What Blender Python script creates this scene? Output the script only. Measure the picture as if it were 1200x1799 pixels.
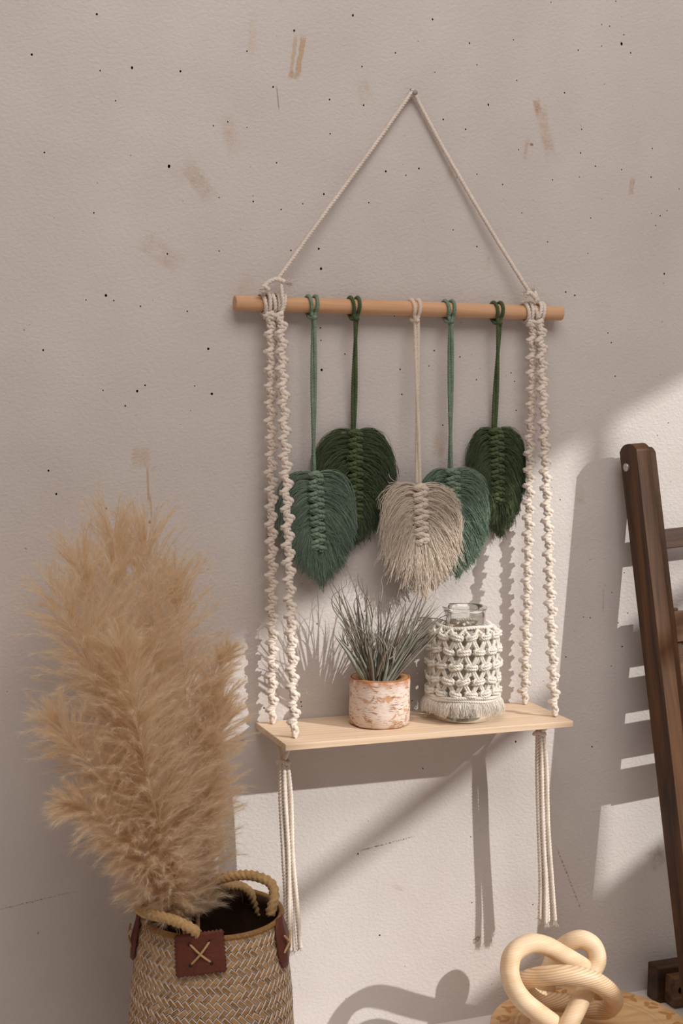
import bpy, math, random
import numpy as np
from mathutils import Vector, Matrix, geometry

random.seed(7)
rng = np.random.default_rng(11)
for o in list(bpy.data.objects):
    bpy.data.objects.remove(o)
S = bpy.context.scene
COL = S.collection

# ------------------------------------------------------------------ camera
# x right along the wall, y into the wall (wall plane y=0), z up, z=0 shelf top
CAM = np.array([-0.8134, -1.8820, 0.4750])
YAW, PITCH, ROLL, FPX = 0.36724, -0.09081, 0.01265, 2525.0
_cy, _sy, _cp, _sp = math.cos(YAW), math.sin(YAW), math.cos(PITCH), math.sin(PITCH)
FWD = np.array([_sy*_cp, _cy*_cp, _sp])
_r0 = np.array([_cy, -_sy, 0.0]); _u0 = np.cross(_r0, FWD)
RGT = math.cos(ROLL)*_r0 + math.sin(ROLL)*_u0
UPV = -math.sin(ROLL)*_r0 + math.cos(ROLL)*_u0
cam = bpy.data.cameras.new('camera')
cam.sensor_fit = 'VERTICAL'; cam.sensor_height = 36.0
cam.lens = FPX/1799.0*36.0
cam.clip_start = 0.05
co = bpy.data.objects.new('camera', cam); COL.objects.link(co)
m = Matrix.Identity(4)
for i in range(3):
    m[i][0] = RGT[i]; m[i][1] = UPV[i]; m[i][2] = -FWD[i]; m[i][3] = CAM[i]
co.matrix_world = m
S.camera = co

def at(px, py, Y):
    """point of the vertical plane y=Y that the photograph shows at a pixel"""
    d = FWD + RGT*(px-600)/FPX + UPV*(899.5-py)/FPX
    return CAM + d*(Y-CAM[1])/d[1]
def project(p):
    d = np.asarray(p, float)-CAM; z = d@FWD
    return 600+FPX*(d@RGT)/z, 899.5-FPX*(d@UPV)/z

# ------------------------------------------------------------------ light
w = bpy.data.worlds.new('world'); S.world = w; w.use_nodes = True
bg = w.node_tree.nodes['Background']
bg.inputs[0].default_value = (1.0, 0.945, 0.92, 1); bg.inputs[1].default_value = 0.20

SUN = np.array([-0.98, 1.0, -0.715]); SUN /= np.linalg.norm(SUN)
sl = bpy.data.lights.new('sun', 'SUN'); sl.energy = 3.0; sl.angle = math.radians(0.6)
sl.color = (1.0, 0.99, 0.965)
so = bpy.data.objects.new('sun', sl); COL.objects.link(so)
so.rotation_euler = Vector(SUN).to_track_quat('-Z', 'Y').to_euler()
so.location = (3, -3, 3)

sk = bpy.data.lights.new('overhead_fill', 'AREA'); sk.shape = 'RECTANGLE'  # added area lamp, soft fill from above and in front
sk.size = 2.6; sk.size_y = 1.6; sk.energy = 62; sk.color = (1.0, 0.945, 0.915)
sko = bpy.data.objects.new('overhead_fill', sk); COL.objects.link(sko)
sko.location = (-0.25, -2.1, 2.8)
sko.rotation_euler = (Vector((0.0, 0.0, 0.35))-Vector(sko.location)).to_track_quat('-Z', 'Y').to_euler()

S.view_settings.view_transform = 'Standard'; S.view_settings.look = 'None'
S.view_settings.exposure = 0.0; S.view_settings.gamma = 1.0
S.view_settings.use_curve_mapping = False

# ------------------------------------------------------------------ mesh helpers
class MB:
    def __init__(s): s.v = []; s.f = []; s.m = []; s.n = 0
    def add(s, verts, faces, mi=0):
        verts = np.asarray(verts, float).reshape(-1, 3)
        faces = np.asarray(faces, int)
        s.v.append(verts); s.f.append(faces+s.n); s.m.append(np.full(len(faces), mi)); s.n += len(verts)
        return s
    def box(s, lo, hi, mi=0):
        x0, y0, z0 = lo; x1, y1, z1 = hi
        v = [(x0,y0,z0),(x1,y0,z0),(x1,y1,z0),(x0,y1,z0),(x0,y0,z1),(x1,y0,z1),(x1,y1,z1),(x0,y1,z1)]
        f = [(0,3,2,1),(4,5,6,7),(0,1,5,4),(1,2,6,5),(2,3,7,6),(3,0,4,7)]
        return s.add(v, f, mi)
    def mesh(s, name, mats, smooth=True):
        me = bpy.data.meshes.new(name)
        V = np.concatenate(s.v); me.vertices.add(len(V)); me.vertices.foreach_set('co', V.ravel())
        loops = np.concatenate([f.ravel() for f in s.f]).astype(np.int32)
        tot = np.concatenate([np.full(len(f), f.shape[1]) for f in s.f]).astype(np.int32)
        st = np.concatenate([[0], np.cumsum(tot)[:-1]]).astype(np.int32)
        me.loops.add(len(loops)); me.loops.foreach_set('vertex_index', loops)
        me.polygons.add(len(tot)); me.polygons.foreach_set('loop_start', st); me.polygons.foreach_set('loop_total', tot)
        me.polygons.foreach_set('material_index', np.concatenate(s.m).astype(np.int32))
        me.polygons.foreach_set('use_smooth', np.full(len(tot), smooth))
        for mt in (mats if isinstance(mats, (list, tuple)) else [mats]): me.materials.append(mt)
        me.update(calc_edges=True); me.validate()
        return me
    def build(s, name, mats, parent=None, smooth=True, bevel=0, **props):
        return link(name, s.mesh(name, mats, smooth), parent, bevel, **props)

def link(name, me, parent=None, bevel=0, **props):
    o = bpy.data.objects.new(name, me); COL.objects.link(o)
    if parent is not None: set_parent(o, parent)
    if bevel:
        b = o.modifiers.new('bevel', 'BEVEL'); b.width = bevel; b.segments = 2; b.limit_method = 'ANGLE'; b.angle_limit = math.radians(40)
    for k, v in props.items(): o[k] = v
    return o
def world_of(o):
    M = o.matrix_basis.copy()
    if o.parent: M = world_of(o.parent) @ o.matrix_parent_inverse @ M
    return M
def set_parent(o, p):
    o.parent = p; o.matrix_parent_inverse = world_of(p).inverted()
def thing(name, loc, label, cat, group=None):
    o = bpy.data.objects.new(name, None); COL.objects.link(o); o.location = loc
    o.empty_display_size = 0.03
    o['label'] = label; o['category'] = cat
    if group: o['group'] = group
    return o
def tag(o, label, cat, group=None):
    o['label'] = label; o['category'] = cat
    if group: o['group'] = group
    return o

def unit(a): return a/np.maximum(np.linalg.norm(a, axis=-1, keepdims=True), 1e-12)
def spline(pts, step, closed=False):
    P = np.asarray(pts, float); n = len(P)
    if closed: Q = np.vstack([P[-1], P, P[0], P[1]]); ns = n
    else: Q = np.vstack([2*P[0]-P[1], P, 2*P[-1]-P[-2]]); ns = n-1
    out = []
    for i in range(ns):
        a, b, c, d = Q[i], Q[i+1], Q[i+2], Q[i+3]
        t = np.linspace(0, 1, 16, endpoint=False)[:, None]
        out.append(.5*((2*b)+(-a+c)*t+(2*a-5*b+4*c-d)*t*t+(-a+3*b-3*c+d)*t**3))
    out = np.vstack(out+[[P[0] if closed else P[-1]]])
    L = np.concatenate([[0], np.cumsum(np.linalg.norm(np.diff(out, axis=0), axis=1))])
    k = max(int(L[-1]/step), 2)
    t = np.linspace(0, L[-1], k+1)
    R = np.stack([np.interp(t, L, out[:, j]) for j in range(3)], -1)
    return R, t
def frames(R, closed=False):
    T = np.gradient(R, axis=0)
    if closed: T[0] = T[-1] = R[1]-R[-2]
    T = unit(T)
    N = np.zeros_like(T)
    ref = np.array([0, 0, 1.0]) if abs(T[0][2]) < .9 else np.array([1.0, 0, 0])
    n = unit(np.cross(T[0], ref)); N[0] = n
    for i in range(1, len(T)):
        n = n-T[i]*(n@T[i]); n = n/max(np.linalg.norm(n), 1e-9); N[i] = n
    return T, N, np.cross(T, N)
def tube(mb, pts, r, sides=8, step=.002, closed=False, lobes=0, amp=.0, pitch=.01, caps=True, mi=0, taper=None, phase=0, raw=False):
    R, s = (np.asarray(pts, float), None) if raw else spline(pts, step, closed)
    if s is None: s = np.concatenate([[0], np.cumsum(np.linalg.norm(np.diff(R, axis=0), axis=1))])
    T, N, B = frames(R, closed)
    k = len(R); a = np.linspace(0, 2*np.pi, sides, endpoint=False)
    rr = np.full(k, r) if taper is None else r*np.interp(np.linspace(0, 1, k), np.linspace(0, 1, len(taper)), taper)
    tw = 2*np.pi*s/pitch if lobes else np.zeros(k)
    if closed and lobes: tw = tw*round(s[-1]/pitch)/(s[-1]/pitch) if s[-1] > pitch else tw
    if closed:   # untwist the frame so the seam closes
        ang = math.atan2(float(B[-1]@N[0]), float(N[-1]@N[0]))
        tw = tw + 0
        cor = np.linspace(0, -math.atan2(float(N[0]@B[-1]), float(N[0]@N[-1]))*-1, k)
    else: cor = np.zeros(k)
    A = a[None, :]+cor[:, None]
    tw = tw
    rad = rr[:, None]*(1+amp*(2.2*np.abs(np.cos(.5*(lobes*a[None, :]-lobes*tw[:, None]+phase)))-1.4)) if lobes else np.repeat(rr[:, None], sides, 1)
    V = R[:, None, :]+rad[..., None]*(np.cos(A)[..., None]*N[:, None, :]+np.sin(A)[..., None]*B[:, None, :])
    i, j = np.meshgrid(np.arange(k-1), np.arange(sides), indexing='ij'); j2 = (j+1) % sides
    F = np.stack([i*sides+j, i*sides+j2, (i+1)*sides+j2, (i+1)*sides+j], -1).reshape(-1, 4)
    mb.add(V.reshape(-1, 3), F, mi)
    if caps and not closed:
        base = mb.n-k*sides
        mb.f.append(np.array([[base+q for q in range(sides)][::-1]])); mb.m.append(np.array([mi]))
        mb.f.append(np.array([[base+(k-1)*sides+q for q in range(sides)]])); mb.m.append(np.array([mi]))
    return mb
def rope(mb, pts, r, pitch=None, step=None, closed=False, mi=0, sides=10, amp=.17, taper=None, phase=0, pk=4.8):
    return tube(mb, pts, r, 15 if r > .0018 else 9, min(step or 1, r*.42), closed, 3, amp*1.5, r*pk, True, mi, taper, phase)
def lathe(mb, prof, seg=48, mi=0, center=(0, 0, 0), closed=False, warp=None):
    P = np.asarray(prof, float); a = np.linspace(0, 2*np.pi, seg, endpoint=False); k = len(P)
    R = np.repeat(P[:, 0][:, None], seg, 1)
    if warp is not None: R = R*warp(a)[None, :]
    V = np.stack([R*np.cos(a), R*np.sin(a), np.repeat(P[:, 1][:, None], seg, 1)], -1)+np.asarray(center)
    n = k if closed else k-1
    i, j = np.meshgrid(np.arange(n), np.arange(seg), indexing='ij'); j2 = (j+1) % seg; i2 = (i+1) % k
    F = np.stack([i*seg+j, i*seg+j2, i2*seg+j2, i2*seg+j], -1).reshape(-1, 4)
    return mb.add(V.reshape(-1, 3), F, mi)
def fibers(mb, P, r, sides=3, mi=0, tip=.5):
    """P: (F,n,3) curves -> thin 3-sided tubes"""
    P = np.asarray(P, float); Fn, n, _ = P.shape
    T = unit(np.gradient(P, axis=1))
    ref = unit(np.random.default_rng(3).normal(size=(Fn, 1, 3)))
    N = unit(np.cross(T, ref)); B = np.cross(T, N)
    rr = np.broadcast_to(np.asarray(r, float).reshape(-1, 1), (Fn, 1))*np.linspace(1, tip, n)[None, :]
    a = np.linspace(0, 2*np.pi, sides, endpoint=False)
    V = P[:, :, None, :]+rr[:, :, None, None]*(np.cos(a)[None, None, :, None]*N[:, :, None, :]+np.sin(a)[None, None, :, None]*B[:, :, None, :])
    f, i, j = np.meshgrid(np.arange(Fn), np.arange(n-1), np.arange(sides), indexing='ij'); j2 = (j+1) % sides
    b = f*n*sides
    Q = np.stack([b+i*sides+j, b+i*sides+j2, b+(i+1)*sides+j2, b+(i+1)*sides+j], -1).reshape(-1, 4)
    return mb.add(V.reshape(-1, 3), Q, mi)
def ribbons(mb, P, wdt, mi=0):
    """P: (F,n,3) -> flat tapering blades (hair of the pampas grass)"""
    P = np.asarray(P, float); Fn, n, _ = P.shape
    T = unit(np.gradient(P, axis=1)); ref = unit(np.random.default_rng(5).normal(size=(Fn, 1, 3)))
    N = unit(np.cross(T, ref))
    ww = np.asarray(wdt).reshape(-1, 1, 1)*np.linspace(1, .15, n)[None, :, None]
    V = np.stack([P-N*ww, P+N*ww], 2)
    f, i = np.meshgrid(np.arange(Fn), np.arange(n-1), indexing='ij'); b = f*n*2
    Q = np.stack([b+i*2, b+i*2+1, b+i*2+3, b+i*2+2], -1).reshape(-1, 4)
    return mb.add(V.reshape(-1, 3), Q, mi)
def bez(a, b, c, d, n):
    t = np.linspace(0, 1, n)[None, :, None]
    a, b, c, d = [np.asarray(q)[:, None, :] for q in (a, b, c, d)]
    return a*(1-t)**3+3*b*t*(1-t)**2+3*c*t*t*(1-t)+d*t**3

# ------------------------------------------------------------------ material helpers
def srgb(r, g, b):
    f = lambda c: (c/255/12.92) if c/255 <= .04045 else ((c/255+.055)/1.055)**2.4
    return (f(r), f(g), f(b), 1)
class NT:
    def __init__(s, name):
        s.mat = bpy.data.materials.new(name); s.mat.use_nodes = True; s.t = s.mat.node_tree; s.bsdf = s.t.nodes['Principled BSDF']
        s.out = s.t.nodes['Material Output']
    def n(s, typ, **kw):
        nd = s.t.nodes.new(typ)
        for k, v in kw.items(): setattr(nd, k, v)
        return nd
    def l(s, a, b): s.t.links.new(a, b)
    def val(s, sock, v):
        if hasattr(v, 'is_output') or isinstance(v, bpy.types.NodeSocket): s.l(v, sock)
        else: sock.default_value = v
    def coord(s, which='Object', scale=(1, 1, 1), rot=(0, 0, 0)):
        c = s.n('ShaderNodeTexCoord'); mp = s.n('ShaderNodeMapping'); mp.inputs['Scale'].default_value = scale; mp.inputs['Rotation'].default_value = rot
        s.l(c.outputs[which], mp.inputs[0]); return mp.outputs[0]
    def noise(s, vec, scale, detail=3, rough=.5, dist=0):
        nd = s.n('ShaderNodeTexNoise'); s.l(vec, nd.inputs['Vector']); nd.inputs['Scale'].default_value = scale
        nd.inputs['Detail'].default_value = detail; nd.inputs['Roughness'].default_value = rough; nd.inputs['Distortion'].default_value = dist
        return nd.outputs['Fac']
    def math(s, op, a, b=0.0, c=None, clamp=False):
        nd = s.n('ShaderNodeMath', operation=op, use_clamp=clamp); s.val(nd.inputs[0], a); s.val(nd.inputs[1], b)
        if c is not None: s.val(nd.inputs[2], c)
        return nd.outputs[0]
    def rng(s, v, a, b, c=0.0, d=1.0, smooth=False):
        nd = s.n('ShaderNodeMapRange'); nd.interpolation_type = 'SMOOTHSTEP' if smooth else 'LINEAR'
        s.val(nd.inputs[0], v); nd.inputs[1].default_value = a; nd.inputs[2].default_value = b; nd.inputs[3].default_value = c; nd.inputs[4].default_value = d
        return nd.outputs[0]
    def mix(s, fac, a, b, blend='MIX'):
        nd = s.n('ShaderNodeMix', data_type='RGBA', blend_type=blend); s.val(nd.inputs[0], fac); s.val(nd.inputs[6], a); s.val(nd.inputs[7], b)
        return nd.outputs[2]
    def ramp(s, fac, stops):
        nd = s.n('ShaderNodeValToRGB'); s.l(fac, nd.inputs[0]); e = nd.color_ramp.elements
        while len(e) < len(stops): e.new(.5)
        for q, (p, c) in zip(e, stops): q.position = p; q.color = c
        return nd.outputs[0]
    def bump(s, h, strength=.5, dist=.001):
        nd = s.n('ShaderNodeBump'); nd.inputs['Strength'].default_value = strength; nd.inputs['Distance'].default_value = dist
        s.l(h, nd.inputs['Height']); s.l(nd.outputs[0], s.bsdf.inputs['Normal']); return nd
    def done(s, col=None, rough=.7, spec=.3):
        if col is not None: s.val(s.bsdf.inputs['Base Color'], col)
        s.val(s.bsdf.inputs['Roughness'], rough); s.bsdf.inputs['Specular IOR Level'].default_value = spec
        return s.mat

def cotton(name, c, var=.12, sheen=.2, translucent=0.0):
    t = NT(name); v = t.coord()
    n1 = t.noise(v, 260, 2); n2 = t.noise(v, 30, 2)
    dk = tuple(q*(1-var*2.2) for q in c[:3])+(1,); lt = tuple(min(1, q*(1+var)) for q in c[:3])+(1,)
    col = t.mix(t.rng(t.math('ADD', t.math('MULTIPLY', n1, .5), t.math('MULTIPLY', n2, .5)), .32, .68), dk, lt)
    t.bump(t.noise(v, 900, 2), .35, .0006)
    t.done(col, .9, .12)
    t.bsdf.inputs['Sheen Weight'].default_value = sheen
    if translucent:
        tr = t.n('ShaderNodeBsdfTranslucent'); t.l(col, tr.inputs[0]); ms = t.n('ShaderNodeMixShader'); ms.inputs[0].default_value = translucent
        t.l(t.bsdf.outputs[0], ms.inputs[1]); t.l(tr.outputs[0], ms.inputs[2]); t.l(ms.outputs[0], t.out.inputs[0])
    return t.mat
def wood(name, base, dark, scale=(4, 60, 60), contrast=(.35, .7), rough=.55, rings=0.0, bump=.15, coord='Object', spec=.3, wave_scale=6.0, wdist=3.0):
    t = NT(name); v = t.coord(coord, scale)
    n1 = t.noise(v, 1.0, 5, .6, .6); f = t.rng(n1, *contrast)
    if rings:
        wv = t.n('ShaderNodeTexWave', wave_type='BANDS', bands_direction='DIAGONAL'); v2 = t.coord(coord, tuple(q*.1 for q in scale))
        t.l(v2, wv.inputs[0]); wv.inputs['Scale'].default_value = wave_scale; wv.inputs['Distortion'].default_value = wdist; wv.inputs['Detail'].default_value = 1.5
        wv.inputs['Detail Scale'].default_value = .6
        f = t.math('ADD', t.math('MULTIPLY', f, 1-rings), t.math('MULTIPLY', t.rng(wv.outputs['Fac'], .25, .95), rings))
    col = t.mix(f, base, dark)
    t.bump(n1, bump, .0008)
    return t.done(col, rough, spec)

M = {}
# plaster wall: colour with tape residue and pencil marks, fine orange-peel relief
def wall_material():
    t = NT('plaster'); tc = t.n('ShaderNodeTexCoord'); P = tc.outputs['Object']
    big = t.noise(P, 2.2, 3); mid = t.noise(P, 9, 4, .6)
    col = t.mix(t.rng(t.math('ADD', t.math('MULTIPLY', big, .6), t.math('MULTIPLY', mid, .4)), .3, .7), srgb(196, 186, 180), srgb(208, 200, 194))
    # ragged coordinates shared by the stains
    nz = t.n('ShaderNodeTexNoise'); t.l(P, nz.inputs['Vector']); nz.inputs['Scale'].default_value = 90; nz.inputs['Detail'].default_value = 3
    off = t.n('ShaderNodeVectorMath', operation='MULTIPLY_ADD'); t.l(nz.outputs['Color'], off.inputs[0]); off.inputs[1].default_value = (.007,)*3; t.l(P, off.inputs[2])
    sp = t.noise(P, 330, 3, .65); soft = t.noise(P, 60, 4, .6)
    stains = [ # px, py, half w, half h (px), angle, colour, strength, speckle
        (528, 98, 4.5, 36, -8, (184, 152, 116), .62, 0), (515, 100, 3.5, 40, -8, (188, 158, 124), .5, 0), (517, 132, 9, 8, -8, (166, 134, 98), .6, 1),
        (443, 62, 8, 40, -3, (196, 168, 138), .38, 1), (640, 160, 13, 26, 14, (184, 156, 130), .34, 1),
        (405, 236, 16, 34, 22, (184, 158, 134), .42, 1), (350, 320, 17, 38, 38, (176, 150, 122), .55, 1), (322, 300, 25, 18, 38, (190, 166, 144), .3, 1),
        (285, 445, 20, 46, 58, (186, 160, 136), .5, 1), (248, 803, 19, 21, 0, (186, 160, 132), .6, 1), (270, 822, 5, 5, 0, (176, 146, 112), .5, 1),
        (260, 852, 2.2, 32, 2, (184, 152, 116), .55, 0), (265, 890, 2, 22, 4, (184, 150, 112), .5, 0), (263, 917, 3, 3, 0, (160, 120, 84), .7, 0),
        (945, 188, 7, 16, 20, (166, 120, 84), .7, 1), (958, 232, 11, 50, 17, (182, 152, 122), .55, 1), (924, 264, 4, 22, -8, (178, 146, 114), .5, 1), (934, 254, 3, 2.5, 0, (140, 110, 82), .7, 0),
        (1110, 328, 5, 18, -6, (172, 142, 112), .6, 1), (772, 781, 14, 25, 0, (176, 148, 122), .45, 1), (430, 496, 18, 15, 30, (192, 164, 138), .38, 1),
        (857, 462, 5, 17, -6, (180, 154, 128), .35, 1), (792, 300, 6, 26, -16, (186, 158, 130), .35, 1), (1060, 1055, 1.6, 22, 0, (150, 122, 94), .4, 1), (1064, 1028, 4, 1.5, 0, (150, 122, 94), .35, 1),
        (1018, 870, 9, 18, 10, (180, 158, 130), .4, 1), (1154, 1505, 16, 22, 30, (150, 134, 122), .55, 1), (700, 1560, 12, 4, -25, (180, 150, 118), .45, 1),
        (65, 1582, 66, 1.3, 7, (120, 106, 100), .6, 2), (680, 1482, 48, 1.3, 8, (110, 98, 92), .75, 2), (1000, 1545, 1.3, 62, 24, (140, 84, 80), .6, 2),
        (488, 172, 1.2, 20, 7, (130, 112, 104), .5, 0), (838, 1650, 8, 4, 30, (120, 84, 64), .7, 2), (490, 1308, 1, 1, 0, (120, 84, 64), 0, 2), (410, 1303, 22, 2, 4, (120, 92, 80), .7, 2), (270, 310, 3, 7, 0, (130, 112, 104), .0, 2)]
    for px, py, hw, hh, ang, c, st, spk in stains:
        if st <= 0: continue
        q = at(px, py, 0); kx = np.linalg.norm(at(px+1, py, 0)-q); kz = np.linalg.norm(at(px, py+1, 0)-q)
        mp = t.n('ShaderNodeMapping', vector_type='TEXTURE'); t.l(off.outputs[0] if hw > 3 and hh > 3 else P, mp.inputs[0])
        o_ = .0035 if hw > 3 and hh > 3 else 0
        mp.inputs['Location'].default_value = (q[0]+o_, 0, q[2]+o_); mp.inputs['Rotation'].default_value = (0, math.radians(-ang), 0); mp.inputs['Scale'].default_value = (hw*kx, 1, hh*kz)
        sx = t.n('ShaderNodeSeparateXYZ'); t.l(mp.outputs[0], sx.inputs[0])
        mx = t.math('MAXIMUM', t.math('ABSOLUTE', sx.outputs[0]), t.math('ABSOLUTE', sx.outputs[2]))
        fac = t.rng(mx, 1.15, .45 if spk == 1 else .7, 0, min(1, st*1.25), True)
        if spk == 1: fac = t.math('MULTIPLY', fac, t.rng(t.math('ADD', t.math('MULTIPLY', sp, .45), t.math('MULTIPLY', soft, .55)), .38, .62, .05, 1))
        if spk == 2: fac = t.math('MULTIPLY', fac, t.rng(sp, .46, .56))
        col = t.mix(fac, col, srgb(*c))
    # fine specks
    col = t.mix(t.rng(t.noise(P, 160, 2, .5), .735, .76), col, srgb(150, 130, 120))
    pe = t.n('ShaderNodeMapping'); t.l(P, pe.inputs[0]); pe.inputs['Rotation'].default_value = (0, math.radians(28), 0); pe.inputs['Scale'].default_value = (1, 1, 1.35)
    h = t.math('ADD', t.math('MULTIPLY', t.noise(pe.outputs[0], 175, 3, .55, .2), .8), t.math('MULTIPLY', t.noise(P, 14, 3), .55))
    t.bump(h, .7, .0017)
    return t.done(col, .58, .35)
M['wall'] = wall_material()
def plain(name, c, rough=.7, spec=.3, nscale=40, var=.06, bump=.1):
    t = NT(name); v = t.coord(); n = t.noise(v, nscale, 3)
    col = t.mix(n, tuple(q*(1-var) for q in c[:3])+(1,), tuple(min(1, q*(1+var)) for q in c[:3])+(1,))
    t.bump(n, bump, .001); return t.done(col, rough, spec)
M['pit_shade'] = plain('pit_shade_tone', srgb(92, 80, 74), .9, .1)  # dark colour that deepens the shade inside the nail-hole pits
M['paint'] = plain('white_paint', srgb(226, 219, 212), .6)
M['taupe'] = plain('taupe_paint', srgb(96, 84, 78), .7)
M['floor'] = plain('white_cloth', srgb(224, 216, 212), .85, .1, 300, .04, .2)
M['cream'] = cotton('cream_cotton', srgb(228, 214, 200), .08)
M['white_cotton'] = cotton('white_cotton', srgb(255, 244, 232), .03, translucent=.55)
M['net_cotton'] = cotton('net_cotton', srgb(250, 242, 230), .05, translucent=.28)
M['light_green'] = cotton('sage_cotton', srgb(142, 164, 142), .15, translucent=.25)
M['dark_green'] = cotton('forest_cotton', srgb(94, 110, 74), .17, translucent=.25)
M['pine'] = wood('pine', srgb(228, 203, 176), srgb(208, 176, 143), (2.2, 60, 90), (.35, .75), .6, .35, .08, wave_scale=9)
M['dowel'] = wood('dowel_wood', srgb(212, 168, 130), srgb(192, 144, 104), (5, 90, 90), (.4, .75), .5)
M['dark_wood'] = wood('dark_stained_wood', srgb(106, 68, 34), srgb(28, 16, 9), (55, 55, 4), (.3, .7), .5, 0, .35, spec=.35)
M['dark_wood_x'] = wood('dark_stained_wood_crossgrain', srgb(92, 58, 30), srgb(30, 17, 9), (4, 55, 55), (.3, .7), .5, 0, .35, spec=.35)
M['slat_wood'] = wood('slat_wood', srgb(128, 94, 68), srgb(74, 50, 35), (5, 60, 70), (.3, .7), .6, 0, .3)
def knot_mat(name, line):
    t = NT(name); v = t.coord('Object', (1, 1, 1), (.25, .1, 0)); wv = t.n('ShaderNodeTexWave', wave_type='BANDS', bands_direction='Z', wave_profile='SIN')
    t.l(v, wv.inputs[0]); wv.inputs['Scale'].default_value = 92; wv.inputs['Distortion'].default_value = 2.2; wv.inputs['Detail'].default_value = 1.0; wv.inputs['Detail Scale'].default_value = .25
    n = t.noise(t.coord('Object', (14, 40, 60)), 1, 4)
    col = t.mix(t.rng(n, .35, .7), srgb(236, 210, 176), srgb(222, 188, 148))
    col = t.mix(t.math('MULTIPLY', t.rng(wv.outputs['Fac'], .55, .95), line), col, srgb(172, 122, 78))
    t.bump(wv.outputs['Fac'], .1, .0005); return t.done(col, .5, .3)
M['knot_wood'] = knot_mat('knot_wood', .10); M['knot_grain'] = knot_mat('knot_wood_grained', .5)
M['tray_wood'] = wood('tray_wood', srgb(224, 186, 138), srgb(202, 156, 106), (14, 50, 60), (.35, .75), .5, .4, .06, wave_scale=5)
M['carved'] = plain('carved_stain', srgb(190, 136, 80), .6)
M['metal'] = plain('zinc', srgb(196, 194, 190), .38, .5, 300)
M['metal'].node_tree.nodes['Principled BSDF'].inputs['Metallic'].default_value = .8
M['nail'] = plain('dull_steel', srgb(150, 144, 138), .5, .5, 300)
M['jute'] = cotton('jute', srgb(192, 156, 108), .16, .1)
M['twine'] = cotton('twine', srgb(200, 164, 116), .1, .1)
M['leather'] = plain('leather', srgb(98, 46, 28), .55, .4, 200, .2, .3)
M['leather_dark'] = plain('leather_edge', srgb(52, 30, 22), .7)
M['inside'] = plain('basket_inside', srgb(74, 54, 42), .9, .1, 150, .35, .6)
def straw():
    t = NT('straw'); v = t.coord('Object', (1, 1, 1)); oi = t.n('ShaderNodeObjectInfo')
    geo = t.n('ShaderNodeNewGeometry')
    r = t.math('FRACT', t.math('ADD', oi.outputs['Random'], geo.outputs['Random Per Island']))
    col = t.ramp(r, [(0, srgb(138, 100, 54)), (.5, srgb(160, 118, 68)), (1, srgb(182, 140, 90))])
    n = t.noise(t.coord('Object', (260, 1800, 260)), 1, 2)
    col = t.mix(t.rng(n, .55, .8, 0, .55), col, srgb(214, 200, 184)); t.bump(n, .4, .0006)
    return t.done(col, .65, .25)
M['straw'] = straw()
M['wash'] = plain('whitewash', srgb(206, 192, 178), .85, .1, 400, .15, .4)
def pampas_mat():
    t = NT('pampas_hair'); geo = t.n('ShaderNodeNewGeometry')
    v = t.coord(); n = t.noise(v, 25, 2)
    col = t.ramp(t.math('ADD', t.math('MULTIPLY', geo.outputs['Random Per Island'], .6), t.math('MULTIPLY', n, .4)), [(.1, srgb(226, 200, 164)), (.5, srgb(244, 226, 198)), (.95, srgb(254, 248, 238))])
    d = t.n('ShaderNodeBsdfDiffuse'); t.l(col, d.inputs[0]); tr = t.n('ShaderNodeBsdfTranslucent'); t.l(col, tr.inputs[0])
    ms = t.n('ShaderNodeMixShader'); ms.inputs[0].default_value = .62
    t.l(d.outputs[0], ms.inputs[1]); t.l(tr.outputs[0], ms.inputs[2]); t.l(ms.outputs[0], t.out.inputs[0]); t.t.nodes.remove(t.bsdf)
    return t.mat
M['pampas'] = pampas_mat()
M['stem'] = plain('dry_stem', srgb(214, 178, 128), .7, .2, 200, .15)
def birch():
    t = NT('birch_bark'); v = t.coord()
    patch = t.noise(t.coord('Object', (1, 1, 1.5)), 62, 6, .68, .5)
    col = t.mix(t.rng(patch, .575, .64), srgb(224, 206, 192), srgb(200, 154, 106))
    edge = t.rng(patch, .555, .59); edge2 = t.rng(patch, .63, .59); col = t.mix(t.math('MULTIPLY', t.math('MULTIPLY', edge, edge2), .7), col, srgb(176, 112, 62))
    dash = t.noise(t.coord('Object', (110, 110, 900)), 1, 2, .5); col = t.mix(t.math('MULTIPLY', t.rng(dash, .585, .65), t.rng(t.noise(v, 60, 2), .36, .52)), col, srgb(124, 86, 60))
    rough = t.noise(t.coord('Object', (90, 90, 260)), 1, 3); col = t.mix(t.rng(rough, .55, .75, 0, .45), col, srgb(196, 168, 146))
    sx = t.n('ShaderNodeSeparateXYZ'); t.l(v, sx.inputs[0])
    rim = t.math('MAXIMUM', t.rng(sx.outputs[2], .052, .066), t.rng(sx.outputs[2], .004, .000))
    col = t.mix(t.math('MULTIPLY', rim, t.rng(t.noise(v, 80, 3), .3, .6)), col, srgb(176, 112, 68))
    t.bump(t.math('ADD', patch, t.math('MULTIPLY', dash, .6)), .6, .0012)
    return t.done(col, .75, .2)
M['birch'] = birch()
M['pot_wood'] = wood('pot_wood', srgb(214, 170, 122), srgb(184, 128, 82), (40, 40, 40), (.3, .7), .6)
M['pot_edge'] = plain('inner_bark', srgb(160, 88, 44), .8)
def airleaf():
    t = NT('air_plant_leaf'); oi = t.n('ShaderNodeObjectInfo'); v = t.coord()
    c = t.ramp(oi.outputs['Random'], [(0, srgb(118, 110, 96)), (.4, srgb(142, 142, 126)), (.75, srgb(158, 160, 146)), (1, srgb(134, 110, 94))])
    n = t.noise(v, 45, 2); c = t.mix(t.rng(n, .5, .75, 0, .6), c, srgb(116, 96, 82)); t.bump(t.noise(v, 700, 2), .3, .0005)
    return t.done(c, .7, .25)
M['airleaf'] = airleaf()
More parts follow.
